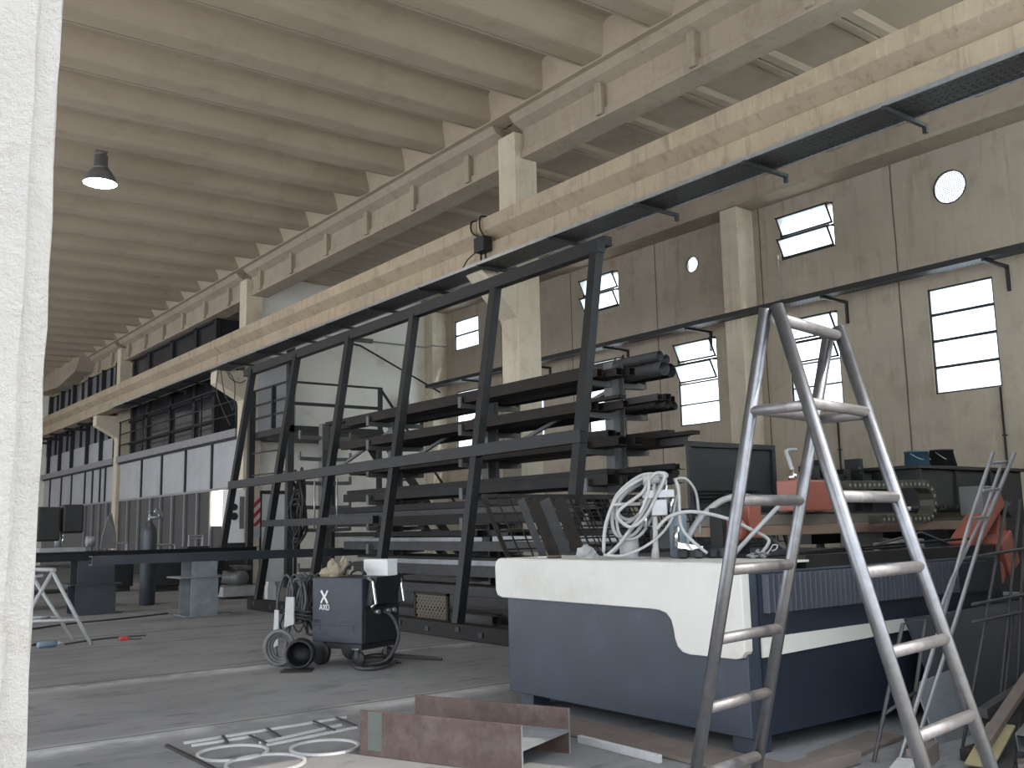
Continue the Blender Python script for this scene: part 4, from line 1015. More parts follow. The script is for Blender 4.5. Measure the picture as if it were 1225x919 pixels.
for x in (7.06, 8.35): MB().box((x, 6.47, 1.30), (x + .05, 6.5, 1.93)).build('frame_bar', 'mull', pn)
MB().box((7.11, 6.47, 1.30), (8.35, 6.5, 1.36)).build('frame_bar', 'mull', pn)
for k in range(4): MB().box((7.12, 6.47, 1.39 + .035 * k), (8.1, 6.5, 1.405 + .035 * k)).build('vent_slat', 'steel_dark', pn)
tk = thing('steel_tank', 'charcoal steel tank in front of the window wall, pails on top', 'tank', (10.6, 5.9, 0))
MB().box((9.62, 5.6, 0), (11.9, 6.5, 1.71)).build('body', 'tank', tk, .01)
MB().box((9.56, 5.55, 1.71), (11.95, 6.55, 1.745)).build('rim', 'mull', tk)
for x in (9.62, 10.35, 11.1): MB().box((x, 5.57, .1), (x + .05, 5.6, 1.71)).build('stiffener', 'mull', tk)
def pail(x, y, z, r0, r1, h, m, label):
    p = thing('pail', label, 'pail', (x, y, z))
    MB().lathe([(r0, z), (r1, z + h - .02), (r1 * 1.06, z + h - .02), (r1 * 1.06, z + h), (r1 * .94, z + h), (r0 * .9, z + .02)], (x, y, 0), 20, cap1=False).build('body', m, p)
    MB().tube(spline([(x - r1, y, z + h - .03), (x - r1 * .8, y - r1 * .8, z + h * .45), (x + r1 * .8, y - r1 * .8, z + h * .45), (x + r1, y, z + h - .03)]), .005, 5).build('handle', 'galv', p)
pail(9.98, 5.8, 1.746, .13, .125, .17, 'teal', 'upturned teal pail on the charcoal tank, left one')
pail(10.50, 5.8, 1.746, .16, .125, .20, 'rubber', 'upturned black pail on the charcoal tank, right one')
bn = thing('workbench', 'cluttered dark workbench behind the orange motor housing', 'bench', (8.7, 6.2, 0))
MB().box((8.45, 6.0, 1.36), (9.5, 6.45, 1.42)).build('top', 'steel_dark', bn)
for x in (8.5, 9.4):
    for y in (6.05, 6.38): MB().box((x, y, 0), (x + .06, y + .06, 1.36)).build('leg', 'steel_dark', bn)
MB().box((8.45, 6.0, .5), (9.5, 6.4, .54)).build('shelf', 'steel_dark', bn)
rr = random.Random(31)
for i, (x, w_, hh, mm, l) in enumerate(((8.5, .22, .33, 'rubber', 'black box on the left of the dark workbench'), (8.76, .2, .40, 'tank', 'tall charcoal casting in the middle of the workbench'), (9.02, .26, .30, 'steel_dark', 'low dark machine block on the workbench'), (9.32, .16, .42, 'tank', 'upright dark bracket at the right of the workbench'))):
    mb = MB().box((x, 6.05, 1.421), (x + w_, 6.3, 1.42 + hh * .6)).box((x + .02, 6.1, 1.42 + hh * .6), (x + w_ * .6, 6.28, 1.42 + hh)).tube([(x, 6.08, 1.42 + hh * .75), (x + w_, 6.2, 1.42 + hh * .62)], .02, 6)
    one('machine_part', mb, mm, l, 'machine part')
for k in range(5):
    one('pale_sheet', MB().box((9.0, 5.1 + .02 * k, 1.20 + .021 * k), (9.5, 5.5, 1.22 + .021 * k)), 'steel_light' if k < 4 else 'white_plastic', 'pale sheet in the stack behind the cable chain', 'sheet', 'pale sheets behind the cable chain')
one('sheet_stand', MB().box((9.02, 5.12, 0), (9.48, 5.5, .05)).box((9.2, 5.25, .05), (9.3, 5.35, 1.15)).box((9.02, 5.12, 1.15), (9.48, 5.5, 1.198)), 'tank', 'dark pedestal carrying the stack of pale sheets', 'stand')

# ------------------------------------------------------------------ things leaning and lying at the right
fa = thing('bar_frame', 'narrow leaning frame of two long steel rails with rungs', 'frame', (4.7, 2.87, 0))
def down(p, q): d = Vector(q) - Vector(p); return Vector(p) + d * (-p[2] / d.z)
for k in ('fa1', 'fa2', 'fa3'):
    L = PT[k]; f = down(L[0], L[-1]) if k != 'fa3' else Vector(L[-1])
    MB().tube([L[0], L[1], L[2], f + Vector((0, 0, .012))] if k != 'fa3' else [L[0], L[1], L[2], L[3]], .011 if k != 'fa3' else .009, 6, smooth=False).build('rail', 'steel_light', fa)
for i in range(0, 6, 2): MB().tube([PT['far'][i], PT['far'][i + 1]], .008, 6).build('rung', 'steel_light', fa)
f2 = thing('hook_frame', 'small bent rod frame standing before the table side', 'frame', (4.6, 2.85, 0))
b_ = [(x - .03, y + .06, z) for x, y, z in PT['fb']]
MB().tube([(b_[0][0], b_[0][1], .01)] + [b_[1], b_[2], (b_[3][0], b_[3][1], b_[3][2]), (4.715, 2.92, .01)], .010, 6, smooth=False).build('rod', 'steel_mid', f2)
MB().tube([Vector(b_[1]) * .35 + Vector(b_[0]) * .65, Vector(b_[2]) * .25 + Vector(b_[3]) * .75], .009, 6).build('cross_rod', 'steel_mid', f2)
f3 = thing('rebar_grid', 'welded rod grid leaning at the right edge of the picture', 'mesh panel', (5.5, 2.75, 0))
c_ = PT['fc']
for i, (a, b2_) in enumerate(((0, 1), (2, 3), (4, 5), (12, 13))):
    A, Bq = Vector(c_[a]), Vector(c_[b2_]); d = (A - Bq) / (A - Bq).z
    MB().tube([Bq - d * (Bq.z - .01), A + d * .06], .0085, 6).build('upright_rod', 'steel_mid', f3)
for a, b2_ in ((6, 7), (8, 9), (10, 11)):
    MB().tube([(c_[a][0], 2.735, c_[a][2]), (c_[b2_][0] + .35, 2.735, c_[b2_][2] + .01)], .0085, 6).build('cross_rod', 'steel_mid', f3)
one('steel_sheet', MB().add([(5.35, 3.02, .002), (6.95, 3.02, .002), (6.95, 3.26, .63), (5.35, 3.26, .61), (5.35, 3.034, .002), (6.95, 3.034, .002), (6.95, 3.274, .63), (5.35, 3.274, .61)], [(0, 1, 2, 3), (7, 6, 5, 4), (0, 4, 5, 1), (3, 2, 6, 7), (1, 5, 6, 2), (0, 3, 7, 4)]), 'sheet', 'wide dark steel sheet leaning on the table side', 'sheet')
one('steel_sheet', MB().add([(5.02, 2.93, .002), (5.42, 2.93, .002), (5.42, 3.03, .34), (5.02, 3.03, .30), (5.02, 2.94, .002), (5.42, 2.94, .002), (5.42, 3.04, .34), (5.02, 3.04, .30)], [(0, 1, 2, 3), (7, 6, 5, 4), (0, 4, 5, 1), (3, 2, 6, 7), (1, 5, 6, 2), (0, 3, 7, 4)]), 'web_plate', 'small scuffed pale plate leaning low beside the ladder foot', 'sheet')
og = thing('orange_positioner', 'orange jointed machine arm at the right edge behind the rod grid', 'machine', (7.3, 3.75, 0))
MB().box((7.05, 3.6, 0), (7.6, 4.0, .62)).build('pedestal', 'table_navy', og, .01)
MB().bar((6.88, 3.72, .96), (7.42, 3.72, 1.33), .16, .12).build('lower_arm', 'orange', og, .012)
MB().lathe([(.09, 0), (.11, .02), (.11, .20), (.09, .22)], (7.22, 3.62, .78), 8, axis='y', smooth=False).build('joint', 'orange', og)
MB().obox((7.40, 3.72, .92), (.09, 0, .05), (0, .11, 0), (-.05, 0, .12)).build('wrist_housing', 'orange', og, .012)
MB().bar((7.25, 3.75, .62), (7.30, 3.75, .9), .14, .14).build('post', 'orange', og, .012)
MB().lathe([(.05, 0), (.06, .01), (.06, .12)], (7.5, 3.62, 1.24), 12, axis='y').build('motor', 'rubber', og)
MB().bar((7.42, 3.75, .98), (7.52, 3.75, 1.30), .13, .12).build('forearm', 'orange', og, .012)
MB().box((7.15, 3.66, 1.20), (7.38, 3.84, 1.42)).build('gearbox', 'rack_grey', og, .01)

def plank(name, a, b, w, h, m, label, cat, up=(0, 0, 1), bevel=.003):
    return one(name, MB().bar(a, b, w, h, up), m, label, cat, bevel=bevel)
plank('timber', (4.36, 3.0, .035), (3.72, 3.0, .035), .10, .06, 'wood', 'brown timber bar on the floor under the table edge', 'timber')
plank('board', (3.86, 4.85, .012), (3.90, 3.15, .012), .30, .02, 'wood', 'dirty brown board on the floor along the table end', 'board')
plank('board', (4.3, 3.12, .012), (5.0, 3.22, .012), .2, .02, 'wood', 'dirty brown board on the floor before the table side', 'board')
plank('white_board', (3.66, 4.26, .02), (3.65, 3.63, .02), .03, .04, 'wood_white', 'short white painted board edge on the floor by the steel beam', 'board')
plank('angle_bar', (3.95, 2.55, .03), (4.42, 2.74, .03), .09, .055, 'wood_white', 'white painted bar on the floor behind the ladder foot', 'bar')
plank('timber', (4.46, 2.72, .045), (4.72, 2.80, .045), .09, .09, 'wood', 'brown timber block beside the white painted bar', 'timber')
plank('timber', (4.78, 2.62, .035), (5.35, 2.66, .035), .11, .05, 'steel_brown', 'long dark plank low at the foot of the leaning sheet', 'plank')
plank('steel_angle', (4.70, 2.52, .10), (5.75, 2.62, .50), .06, .03, 'wood', 'slanting brown bar over the scrap heap at the right', 'bar')
plank('plywood', (4.62, 2.50, .03), (4.95, 2.54, .17), .13, .012, 'wood_yellow', 'yellow plywood offcut in the scrap heap', 'plywood')
one('square_tube', MB().rtube((4.93, 2.42, .10), (5.6, 2.52, .24), .085, .085), 'steel_light', 'short pale square tube jutting from the scrap heap', 'tube')
plank('flat_bar', (4.65, 2.40, .012), (5.5, 2.75, .14), .08, .012, 'steel_mid', 'grey flat bar under the yellow offcut', 'flat bar')
plank('flat_bar', (4.85, 2.36, .02), (5.7, 2.46, .07), .16, .012, 'sheet', 'dark wide flat at the very edge of the scrap heap', 'flat bar')
plank('board', (5.5, 2.90, .012), (6.4, 2.90, .02), .16, .02, 'steel_brown', 'dark dirty board sloping in front of the leaning sheet', 'board')
plank('steel_angle', (5.0, 2.66, .20), (6.2, 2.76, .34), .05, .05, 'steel_mid', 'grey steel angle lying over the sloping dirty board', 'angle')
plank('flat_bar', (5.75, 2.56, .24), (6.5, 2.60, .30), .10, .01, 'steel_light', 'pale flat strip in the upper scrap heap', 'flat bar')
plank('board', (4.30, 2.40, .012), (4.52, 2.44, .012), .18, .02, 'wood', 'dark board stub on the floor between the ladder feet', 'board')
plank('timber', (4.66, 2.30, .035), (4.78, 2.36, .035), .06, .06, 'wood', 'short brown stub below the pale square tube', 'timber')

# ------------------------------------------------------------------ welding set
EX, EY, WO = Vector((.336, -.942, 0)), Vector((.942, .336, 0)), Vector((3.955, 8.26, 0))
wp = lambda a, b, z: WO + EX * a + EY * b + Vector((0, 0, z))
def wbox(mb, a0, a1, b0, b1, z0, z1):
    return mb.obox(wp((a0 + a1) / 2, (b0 + b1) / 2, (z0 + z1) / 2), EX * (a1 - a0) / 2, EY * (b1 - b0) / 2, Vector((0, 0, (z1 - z0) / 2)))
wl_ = thing('welding_machine', 'dusty dark blue welding machine on casters beside the steel rack', 'welding machine', wp(.3, .25, 0))
body = wbox(MB(), 0, .60, 0, .50, .20, .77).build('cabinet', 'weld_blue', wl_, .012)
sm = wbox(MB(), .0, .60, -.003, .0, .352, .358)
for a in (.09, .50):
    for z in (.31, .335): wbox(sm, a, a + .014, -.003, 0, z, z + .018)
for k in range(4): wbox(sm, .03 + .02 * k, .04 + .02 * k, -.003, 0, .37, .40)
for k in range(2): wbox(sm, .34, .55, -.003, 0, .375 + .015 * k, .379 + .015 * k)
for k in range(3): wbox(sm, .12, .20, -.003, 0, .262 + .012 * k, .266 + .012 * k)
sm.build('panel_seam', 'weld_dark', body)
def fbar(mb, a0, z0, a1, z1, w):
    p, q = wp(a0, -.004, z0), wp(a1, -.004, z1); return mb.bar(p, q, .006, w, up=(0, 0, 1)) if abs(z1 - z0) < 1e-6 else mb.obox((p + q) / 2, (q - p) / 2, (q - p).normalized().cross(EY) * w / 2, EY * .003)
lg = MB()
fbar(lg, .115, .545, .145, .595, .016); fbar(lg, .165, .605, .195, .655, .016)          # split X emblem
fbar(lg, .115, .655, .195, .545, .020)
lg.build('emblem', 'white_plastic', body)
tx = MB()
fbar(tx, .098, .486, .115, .532, .0065); fbar(tx, .115, .532, .132, .486, .0065); fbar(tx, .106, .500, .124, .500, .006)
fbar(tx, .142, .486, .170, .532, .0065); fbar(tx, .142, .532, .170, .486, .0065)
fbar(tx, .182, .494, .182, .524, .0065); fbar(tx, .212, .494, .212, .524, .0065); fbar(tx, .188, .532, .206, .532, .006); fbar(tx, .188, .486, .206, .486, .006)
for p, q in (((.182, .522), (.190, .532)), ((.204, .532), (.212, .522)), ((.182, .496), (.190, .486)), ((.204, .486), (.212, .496))): fbar(tx, *p, *q, .006)
tx.build('lettering', 'white_plastic', body)
cp_ = MB().obox(wp(.655, .22, .645), EX * .045 + Vector((0, 0, .012)), EY * .17, Vector((0, 0, .125)) + EX * .03).build('control_panel', 'weld_dark', wl_, .01)
for b in (.03, .41):
    MB().tube([wp(.64, b, .77), wp(.70, b - .0, .74), wp(.735, b, .55), wp(.69, b, .52)], .013, 8, smooth=False).build('guard_handle', 'chrome', cp_)
wbox(MB(), .60, .615, .03, .48, .21, .50).build('lower_front', 'weld_dark', wl_)
for b, z in ((.16, .47), (.30, .47), (.38, .47)): MB().tube([wp(.61, b, z), wp(.66, b, z)], .022, 10).build('socket', 'galv', wl_)
wbox(MB(), .02, .58, .02, .48, .15, .20).build('chassis', 'weld_dark', wl_)
for a, b in ((.52, .05), (.52, .44)):
    w_c = MB().lathe([(.02, -.02), (.062, -.018), (.07, 0), (.062, .018), (.02, .02)], (0, 0, 0), 18, axis='y')
    w_c.v = [wp(a, b, .07) + EY * v.y + EX * v.x + Vector((0, 0, v.z)) for v in w_c.v]
    wc = w_c.build('caster_wheel', 'rubber', wl_)
    MB().bar(wp(a, b - .035, .07), wp(a, b - .035, .155), .03, .006).bar(wp(a, b + .035, .07), wp(a, b + .035, .155), .03, .006).obox(wp(a, b, .158), EX * .04, EY * .045, Vector((0, 0, .006))).build('caster_fork', 'chrome', wc)
for b in (.05, .45):
    w_c = MB().lathe([(.03, -.03), (.10, -.028), (.11, -.02), (.11, .02), (.10, .028), (.03, .03)], (0, 0, 0), 22, axis='y')
    w_c.v = [wp(.08, b - .02, .111) + EY * v.y + EX * v.x + Vector((0, 0, v.z)) for v in w_c.v]
    w_c.build('wheel', 'rubber', wl_)
rk_ = MB().tube([wp(-.02, .1, .25), wp(-.16, .1, .25), wp(-.16, .1, .72), wp(-.10, .1, .78)], .012, 6).tube([wp(-.02, .35, .25), wp(-.16, .35, .25), wp(-.16, .35, .72), wp(-.10, .35, .78)], .012, 6)
rk_.build('cable_hook', 'weld_dark', wl_)
cb = thing('welding_cable', 'grey welding cables hung in loops on the left end of the welding machine', 'cable', wp(-.22, .2, 0))
rr = random.Random(17)
for k in range(20):
    a0 = -.22 - rr.random() * .14; hgt = rr.uniform(.28, .52); b0 = rr.uniform(-.05, .36)
    top = .76 + rr.uniform(-.05, .03); L = []
    for m in range(10):
        q = 2 * PI * m / 10
        L.append(wp(a0 + .11 * math.cos(q + .4) * rr.uniform(.85, 1.15), b0 + .05 * math.sin(q), top - hgt / 2 + hgt / 2 * math.sin(q)))
    MB().tube(spline(L, 4, closed=True), rr.choice((.009, .011, .013)), 6, closed=True).build('loop', 'cable' if k % 4 else 'rack_grey', cb)
for z in (.44, .475, .41):
    L = [wp(-.22 + .17 * math.cos(q), .15 + .22 * math.sin(q), z + .02 * math.sin(3 * q)) for q in [2 * PI * m / 12 for m in range(12)]]
    MB().tube(spline(L, 4, closed=True), .011, 6, closed=True).build('wrap', 'cable', cb)
MB().tube(spline([wp(-.33, .0, .5), wp(-.42, .0, .3), wp(-.43, -.02, .12), wp(-.36, -.06, .015), wp(-.30, -.2, .012)]), .010, 6).build('trailing_end', 'cable', cb)
MB().tube(spline([wp(-.10, -.04, .7), wp(-.20, -.05, .4), wp(-.28, -.06, .06), wp(-.30, -.07, .015)]), .010, 6).build('trailing_end', 'cable', cb)
for i, (a, z0, z1, w_) in enumerate(((-.33, .14, .48, .07), (-.16, .33, .60, .12))):
    mb = MB().prism([(-w_ / 2, z0), (w_ / 2, z0 + .03), (w_ / 2, z1), (-w_ / 2 + .02, z1)], lambda u, z, t: wp(a + u, -.13 + t, z), 0, .012)
    one('cloth_rag', mb, 'hose', ['narrow white rag hanging in the welding cables, left one', 'wider white rag tied into the welding cables, right one'][i], 'rag')
hm = thing('welding_helmet', 'dark round welding helmet lying on the floor before the welding machine', 'helmet', (3.86, 8.13, 0))
prof = [(.02, .26), (.075, .25), (.115, .21), (.13, .13), (.125, .03), (.112, 0), (.10, .02), (.10, .12)]
ax = Vector((-.55, -.83, 0)).normalized(); si = Vector((.83, -.55, 0)); hc = Vector((3.70, 7.98, .135))
m_ = MB().lathe(prof, (0, 0, 0), 22, cap1=False); m_.v = [hc + si * v.x + Vector((0, 0, 1)) * v.y - ax * v.z for v in m_.v]
m_.build('shell', 'weld_dark', hm)
MB().obox(hc + Vector((-.02, -.02, -.128)), si * .13, ax * .10, Vector((0, 0, .006))).build('bib', 'rubber', hm)
rl_ = thing('hose_roll', 'rolled grey hose standing against the welding machine wheel', 'hose', (3.80, 8.42, 0))
for k in range(3):
    MB().tube([Vector((3.68, 8.34, .165)) + Vector((.75, -.66, 0)) * (.13 - .02 * k) * math.cos(q) + Vector((0, 0, 1)) * (.145 - .02 * k) * math.sin(q) + Vector((.66, .75, 0)) * (.025 * k) for q in [2 * PI * m / 24 for m in range(24)]], .02, 8, closed=True).build('turn', 'rack_grey', rl_)
fc_ = thing('floor_cable', 'dark cables looping over the floor before the welding machine', 'cable', (4.5, 8.0, 0))
for pts, r in (([(4.35, 7.86, .46), (4.45, 7.72, .44), (4.50, 7.65, .25), (4.42, 7.72, .05), (4.25, 7.78, .02)], .016),
               ([(4.25, 7.78, .02), (4.10, 7.70, .02), (4.10, 7.55, .02), (4.22, 7.50, .02), (4.40, 7.62, .02), (4.52, 7.75, .02)], .016),
               ([(4.18, 7.85, .015), (4.35, 8.0, .04), (4.62, 7.98, .03), (4.85, 7.75, .015), (4.92, 7.60, .013)], .011),
               ([(4.12, 7.72, .015), (4.22, 7.95, .03), (4.50, 8.12, .05), (4.75, 8.02, .03), (4.95, 7.72, .013)], .011),
               ([(4.45, 8.02, .45), (4.60, 7.95, .42), (4.63, 7.92, .2), (4.58, 7.95, .02)], .011),
               ([(4.15, 7.62, .013), (4.32, 7.72, .013), (4.50, 7.80, .013), (4.55, 7.70, .013)], .010)):
    MB().tube(spline(pts, 6), r, 7).build('cable', 'cable', fc_)
gl = MB(); rr = random.Random(8)
for (a, b, r, hh) in ((.10, .12, .085, .09), (.17, .10, .055, .13), (.05, .2, .05, .16), (.22, .18, .035, .18)):
    o = len(gl.v); c = wp(a, b, .773)
    mb2 = MB().lathe([(r * .9, 0), (r * 1.1, hh * .3), (r * .8, hh * .75), (r * .2, hh)], (0, 0, 0), 9, smooth=False)
    mb2.v = [c + v + Vector((rr.uniform(-.012, .012), rr.uniform(-.012, .012), 0)) for v in mb2.v]
    gl.add(mb2.v, mb2.f)
one('leather_gloves', gl, 'cloth', 'crumpled pale leather gloves on the welding machine', 'gloves')
tb = thing('head_band', 'black curved head band lying on the welding machine', 'head band', wp(.36, .2, .77))
MB().tube([wp(.36 + .09 * math.cos(q), .16 + .03 * math.cos(q), .785 + .10 * math.sin(q)) for q in [PI * m / 12 for m in range(13)]], .014, 8).build('band', 'rubber', tb)
MB().tube([wp(.36 + .09 * math.cos(q), .22, .785 + .04 * math.sin(q)) for q in [PI * m / 12 for m in range(13)]], .010, 8).build('strap', 'rubber', tb)
wh = wbox(MB(), .33, .62, .32, .46, .772, .92)
one('white_box', wh, 'white_plastic', 'white metal box standing on the back of the welding machine', 'box', bevel=.006)

# ------------------------------------------------------------------ steel supports and long bars on the left
def pedestal(x, y, zp, zt, w, pw, dep, label, m):
    p = thing('steel_pedestal', label, 'pedestal', (x, y + dep / 2, 0))
    MB().box((x - w / 2, y, .012), (x + w / 2, y + .014, zp)).build('lower_flange', m, p)
    MB().box((x - w / 2, y + dep - .014, .012), (x + w / 2, y + dep, zp)).build('lower_flange', m, p)
    MB().box((x - .008, y + .014, .012), (x + .008, y + dep - .014, zp)).build('lower_web', m, p)
    MB().box((x - pw / 2, y - .04, zp), (x + pw / 2, y + dep + .04, zp + .016)).build('middle_plate', m, p)
    u = w * .46
    MB().box((x - u, y + .02, zp + .016), (x + u, y + .034, zt)).build('upper_flange', m, p)
    MB().box((x - u, y + dep - .034, zp + .016), (x + u, y + dep - .02, zt)).build('upper_flange', m, p)
    MB().box((x - .008, y + .034, zp + .016), (x + .008, y + dep - .034, zt)).build('upper_web', m, p)
    MB().box((x - pw * .36, y - .02, 0), (x + pw * .5, y + dep + .02, .012)).build('base_plate', m, p)
pedestal(5.06, 14.10, .545, .775, .40, .76, .5, 'grey two part steel pedestal in the middle carrying the long channel', 'web_plate')
pedestal(3.97, 15.70, .44, .80, .58, .76, .5, 'grey two part steel pedestal at the left behind the trestle', 'sheet')
one('steel_channel', MB().section((3.50, 14.19, .84), (8.2, 14.19, .84), [(-.09, -.062), (.09, -.062), (.09, .062), (-.09, .062), (-.09, .05), (.07, .05), (.07, -.05), (-.09, -.05)]), 'sheet', 'long dark steel channel lying across the middle pedestal', 'steel stock')
one('steel_beam', MB().section((2.70, 15.95, .87), (6.6, 15.95, .87), [(-.07, -.068), (.07, -.068), (.07, -.055), (.006, -.055), (.006, .055), (.07, .055), (.07, .068), (-.07, .068), (-.07, .055), (-.006, .055), (-.006, -.055), (-.07, -.055)]), 'steel_frame', 'long dark steel beam behind the channel, resting on the left pedestal', 'steel stock')
tr_ = thing('trestle', 'grey tubular trestle stand at the left behind the doorway pillar', 'trestle', (2.5, 11.9, 0))
AP = [Vector((2.50, 11.72, .80)), Vector((2.38, 12.35, .80))]
for i, (ap, f1, f2_) in enumerate(((AP[0], (2.88, 11.49, .0), (2.14, 11.95, .0)), (AP[1], (2.84, 12.10, .0), (1.95, 12.62, .0)))):
    f1, f2_ = Vector(f1), Vector(f2_)
    MB().tube([ap, f1], .022, 8).build('leg', 'hose_grey', tr_)
    MB().tube([ap, f2_], .022, 8).build('leg', 'hose_grey', tr_)
    MB().tube([ap + (f1 - ap) * .66, ap + (f2_ - ap) * .66], .017, 8).build('cross_bar', 'hose_grey', tr_)
MB().tube([AP[0] + Vector((.01, -.05, .02)), AP[1] + Vector((-.3, .6, .02))], .022, 8).build('top_bar', 'hose_grey', tr_)
MB().tube([(2.42, 11.78, .76), (2.20, 11.90, .74), (2.0, 12.0, .74)], .016, 8).build('top_arm', 'hose_grey', tr_)
MB().tube([(2.30, 11.86, .27), (2.60, 12.22, .27)], .015, 8).build('cross_bar', 'hose_grey', tr_)
gc = thing('gas_cylinder', 'tall dark gas cylinder with regulator behind the long channel', 'gas cylinder', (5.12, 17.0, 0))
MB().lathe([(.12, 0), (.128, .02), (.128, 1.22), (.11, 1.30), (.06, 1.36), (.04, 1.38)], (5.12, 17.0, 0), 18).build('cylinder', 'sheet', gc)
MB().lathe([(.03, 1.38), (.03, 1.46), (.018, 1.47), (.018, 1.55), (.035, 1.555), (.035, 1.57)], (5.12, 17.0, 0), 12).build('valve', 'galv', gc)
MB().tube([(5.12, 16.98, 1.46), (5.26, 16.93, 1.46)], .022, 8).build('regulator', 'galv', gc)
for q in ((5.22, 16.90, 1.56), (5.30, 16.92, 1.50)): MB().lathe([(.05, 0), (.055, .01), (.055, .035), (.05, .04)], q, 16, axis='y').build('gauge', 'chrome', gc)
# machines and bench at the far left
bt = thing('workbench', 'long dark workbench at the far left behind the trestle', 'bench', (4.2, 17.6, 0))
MB().box((2.6, 17.2, .86), (4.75, 18.0, .92)).build('top', 'mull', bt)
for x in (2.7, 4.6):
    for y in (17.25, 17.9): MB().box((x, y, 0), (x + .07, y + .07, .86)).build('leg', 'mull', bt)
MB().box((2.7, 17.4, .25), (4.6, 17.95, .30)).build('shelf', 'mull', bt)
dm = thing('drilling_machine', 'bulky dark drilling machine on the far left workbench', 'machine', (3.9, 17.6, .92))
MB().box((3.45, 17.4, 1.10), (3.80, 17.8, 1.66)).build('gear_head', 'rubber', dm, .03)
MB().box((3.84, 17.45, 1.22), (4.18, 17.75, 1.70)).build('motor', 'tank', dm, .04)
MB().lathe([(.06, 0), (.06, .3)], (3.82, 17.6, .95), 12).build('spindle', 'galv', dm)
MB().box((3.5, 17.35, .921), (4.2, 17.85, .99)).build('base', 'galv', dm)
MB().lathe([(.09, 0), (.09, .12)], (4.25, 17.55, 1.08), 14, axis='x').build('pulley', 'mull_light', dm)
MB().lathe([(.012, 0), (.012, .18)], (3.85, 17.42, 1.02), 8).build('lever', 'chrome', dm)
one('chuck_box', MB().box((2.95, 17.35, .921), (3.35, 17.6, 1.02)).box((3.0, 17.38, 1.02), (3.2, 17.55, 1.06)), 'rack_grey', 'grey tool box on the far left workbench', 'box', bevel=.01)
one('hanging_cloth', MB().prism([(-.12, .95), (.13, .95), (.12, 1.2), (.05, 1.55), (-.02, 1.5), (-.1, 1.15)], lambda u, z, t: (4.62 + u, 17.6 + t + .03 * math.sin(u * 30), z), 0, .06), 'rack_grey', 'pale cloth draped at the right end of the far left workbench', 'cloth')
# low machinery under the office glazing
cmp_ = thing('compressor', 'dark air compressor with pale round tank end behind the pedestal', 'compressor', (6.9, 17.5, 0))
MB().lathe([(.04, -.03), (.10, -.02), (.13, .03), (.13, .9), (.10, .95)], (6.78, 17.0, .37), 18, axis='y').build('tank', 'rack_grey', cmp_)
MB().box((6.45, 17.05, .05), (7.1, 17.8, .22)).build('base_frame', 'hose_grey', cmp_)
MB().box((6.42, 17.2, .50), (6.62, 17.6, .78)).build('pump', 'rubber', cmp_, .03)
MB().box((6.70, 17.1, .50), (7.0, 17.7, .58)).build('cover', 'rack_grey', cmp_, .02)
MB().tube([(6.5, 17.1, .72), (7.05, 17.05, .76)], .035, 10).build('air_pipe', 'white_plastic', cmp_)
MB().tube([(6.5, 17.1, .86), (7.05, 17.05, .88)], .03, 10).build('air_pipe', 'rack_grey', cmp_)
one('paper_box', MB().box((6.30, 14.75, 0), (6.44, 14.87, .34)).box((6.315, 14.76, .34), (6.425, 14.86, .40)), 'white_plastic', 'small white carton standing by the black frame post', 'carton')
wc_ = thing('gauge_cabinet', 'white instrument cabinet with dark dials below the office partition', 'cabinet', (8.15, 20.8, 0))
MB().box((7.86, 20.6, .95), (8.24, 20.95, 2.10)).build('cabinet', 'white_plastic', wc_, .01)
MB().box((7.84, 20.58, 0), (8.26, 20.98, .95)).build('base', 'mull', wc_)
for z, r in ((1.72, .07), (1.52, .08)): MB().lathe([(r, 0), (r * 1.05, -.02), (r * .8, -.05)], (8.0, 20.6, z), 16, axis='y').build('dial', 'rubber', wc_)
MB().box((8.12, 20.58, 1.25), (8.22, 20.6, 1.95)).build('terminal_strip', 'rack_grey', wc_)
rr = random.Random(12)
for i, (x, y, w_, d_, h_, l) in enumerate(((6.3, 20.6, .6, .5, .95, 'low dark welding bench nearest the gas cylinder'), (7.1, 20.9, .5, .5, 1.12, 'dark upright crate beneath the lit window'), (5.6, 21.4, .55, .5, 1.0, 'dark drum shaped machine left of the low welding bench'), (7.55, 22.2, .5, .5, 1.05, 'dark machine block close to the glazing'))):
    p = thing('machine_block', l, 'machine', (x, y, 0))
    MB().box((x, y, .1), (x + w_, y + d_, h_ * .8)).build('housing', 'weld_dark', p, .02)
    MB().box((x + .05, y + .05, 0), (x + w_ - .05, y + d_ - .05, .1)).build('base', 'mull', p)
    MB().tube([(x + .1, y + .2, h_ * .8), (x + .1, y + .2, h_), (x + w_ - .1, y + .2, h_), (x + w_ - .1, y + .2, h_ * .8)], .025, 8, smooth=False).build('hoop', 'mull_light', p)

# ------------------------------------------------------------------ floor: beam, cut skeleton, small things
hb = thing('steel_beam', 'short rusty H beam offcut lying on its side on the floor', 'steel beam', (3.0, 4.45, 0))
A, Bv = Vector((2.600, 4.835, 0)), Vector((2.982, 3.905, 0)); d = (Bv - A).normalized(); wv = Vector((-d.y, d.x, 0)); L = (Bv - A).length
WD = .515; sk = Vector((.0, .0, 0))
FH, FT = .232, .014
def hbox(o, a0, a1, b0, b1, z0, z1): return MB().obox(A + d * (a0 + a1) / 2 + wv * (b0 + b1) / 2 + Vector((0, 0, (z0 + z1) / 2)), d * (a1 - a0) / 2, wv * (b1 - b0) / 2, Vector((0, 0, (z1 - z0) / 2)))
hbox(0, 0, L, 0, FT, 0, FH).build('near_flange', 'rust_plate', hb, .002)
hbox(0, 0, L, WD - FT, WD, 0, FH).build('far_flange', 'rust_plate', hb, .002)
hbox(0, 0, L, FT, WD - FT, FH / 2 - .006, FH / 2 + .006).build('web', 'web_plate', hb)
hbox(0, L, L + .0015, 0, FT, 0, FH).build('cut_end', 'steel_light', hb)
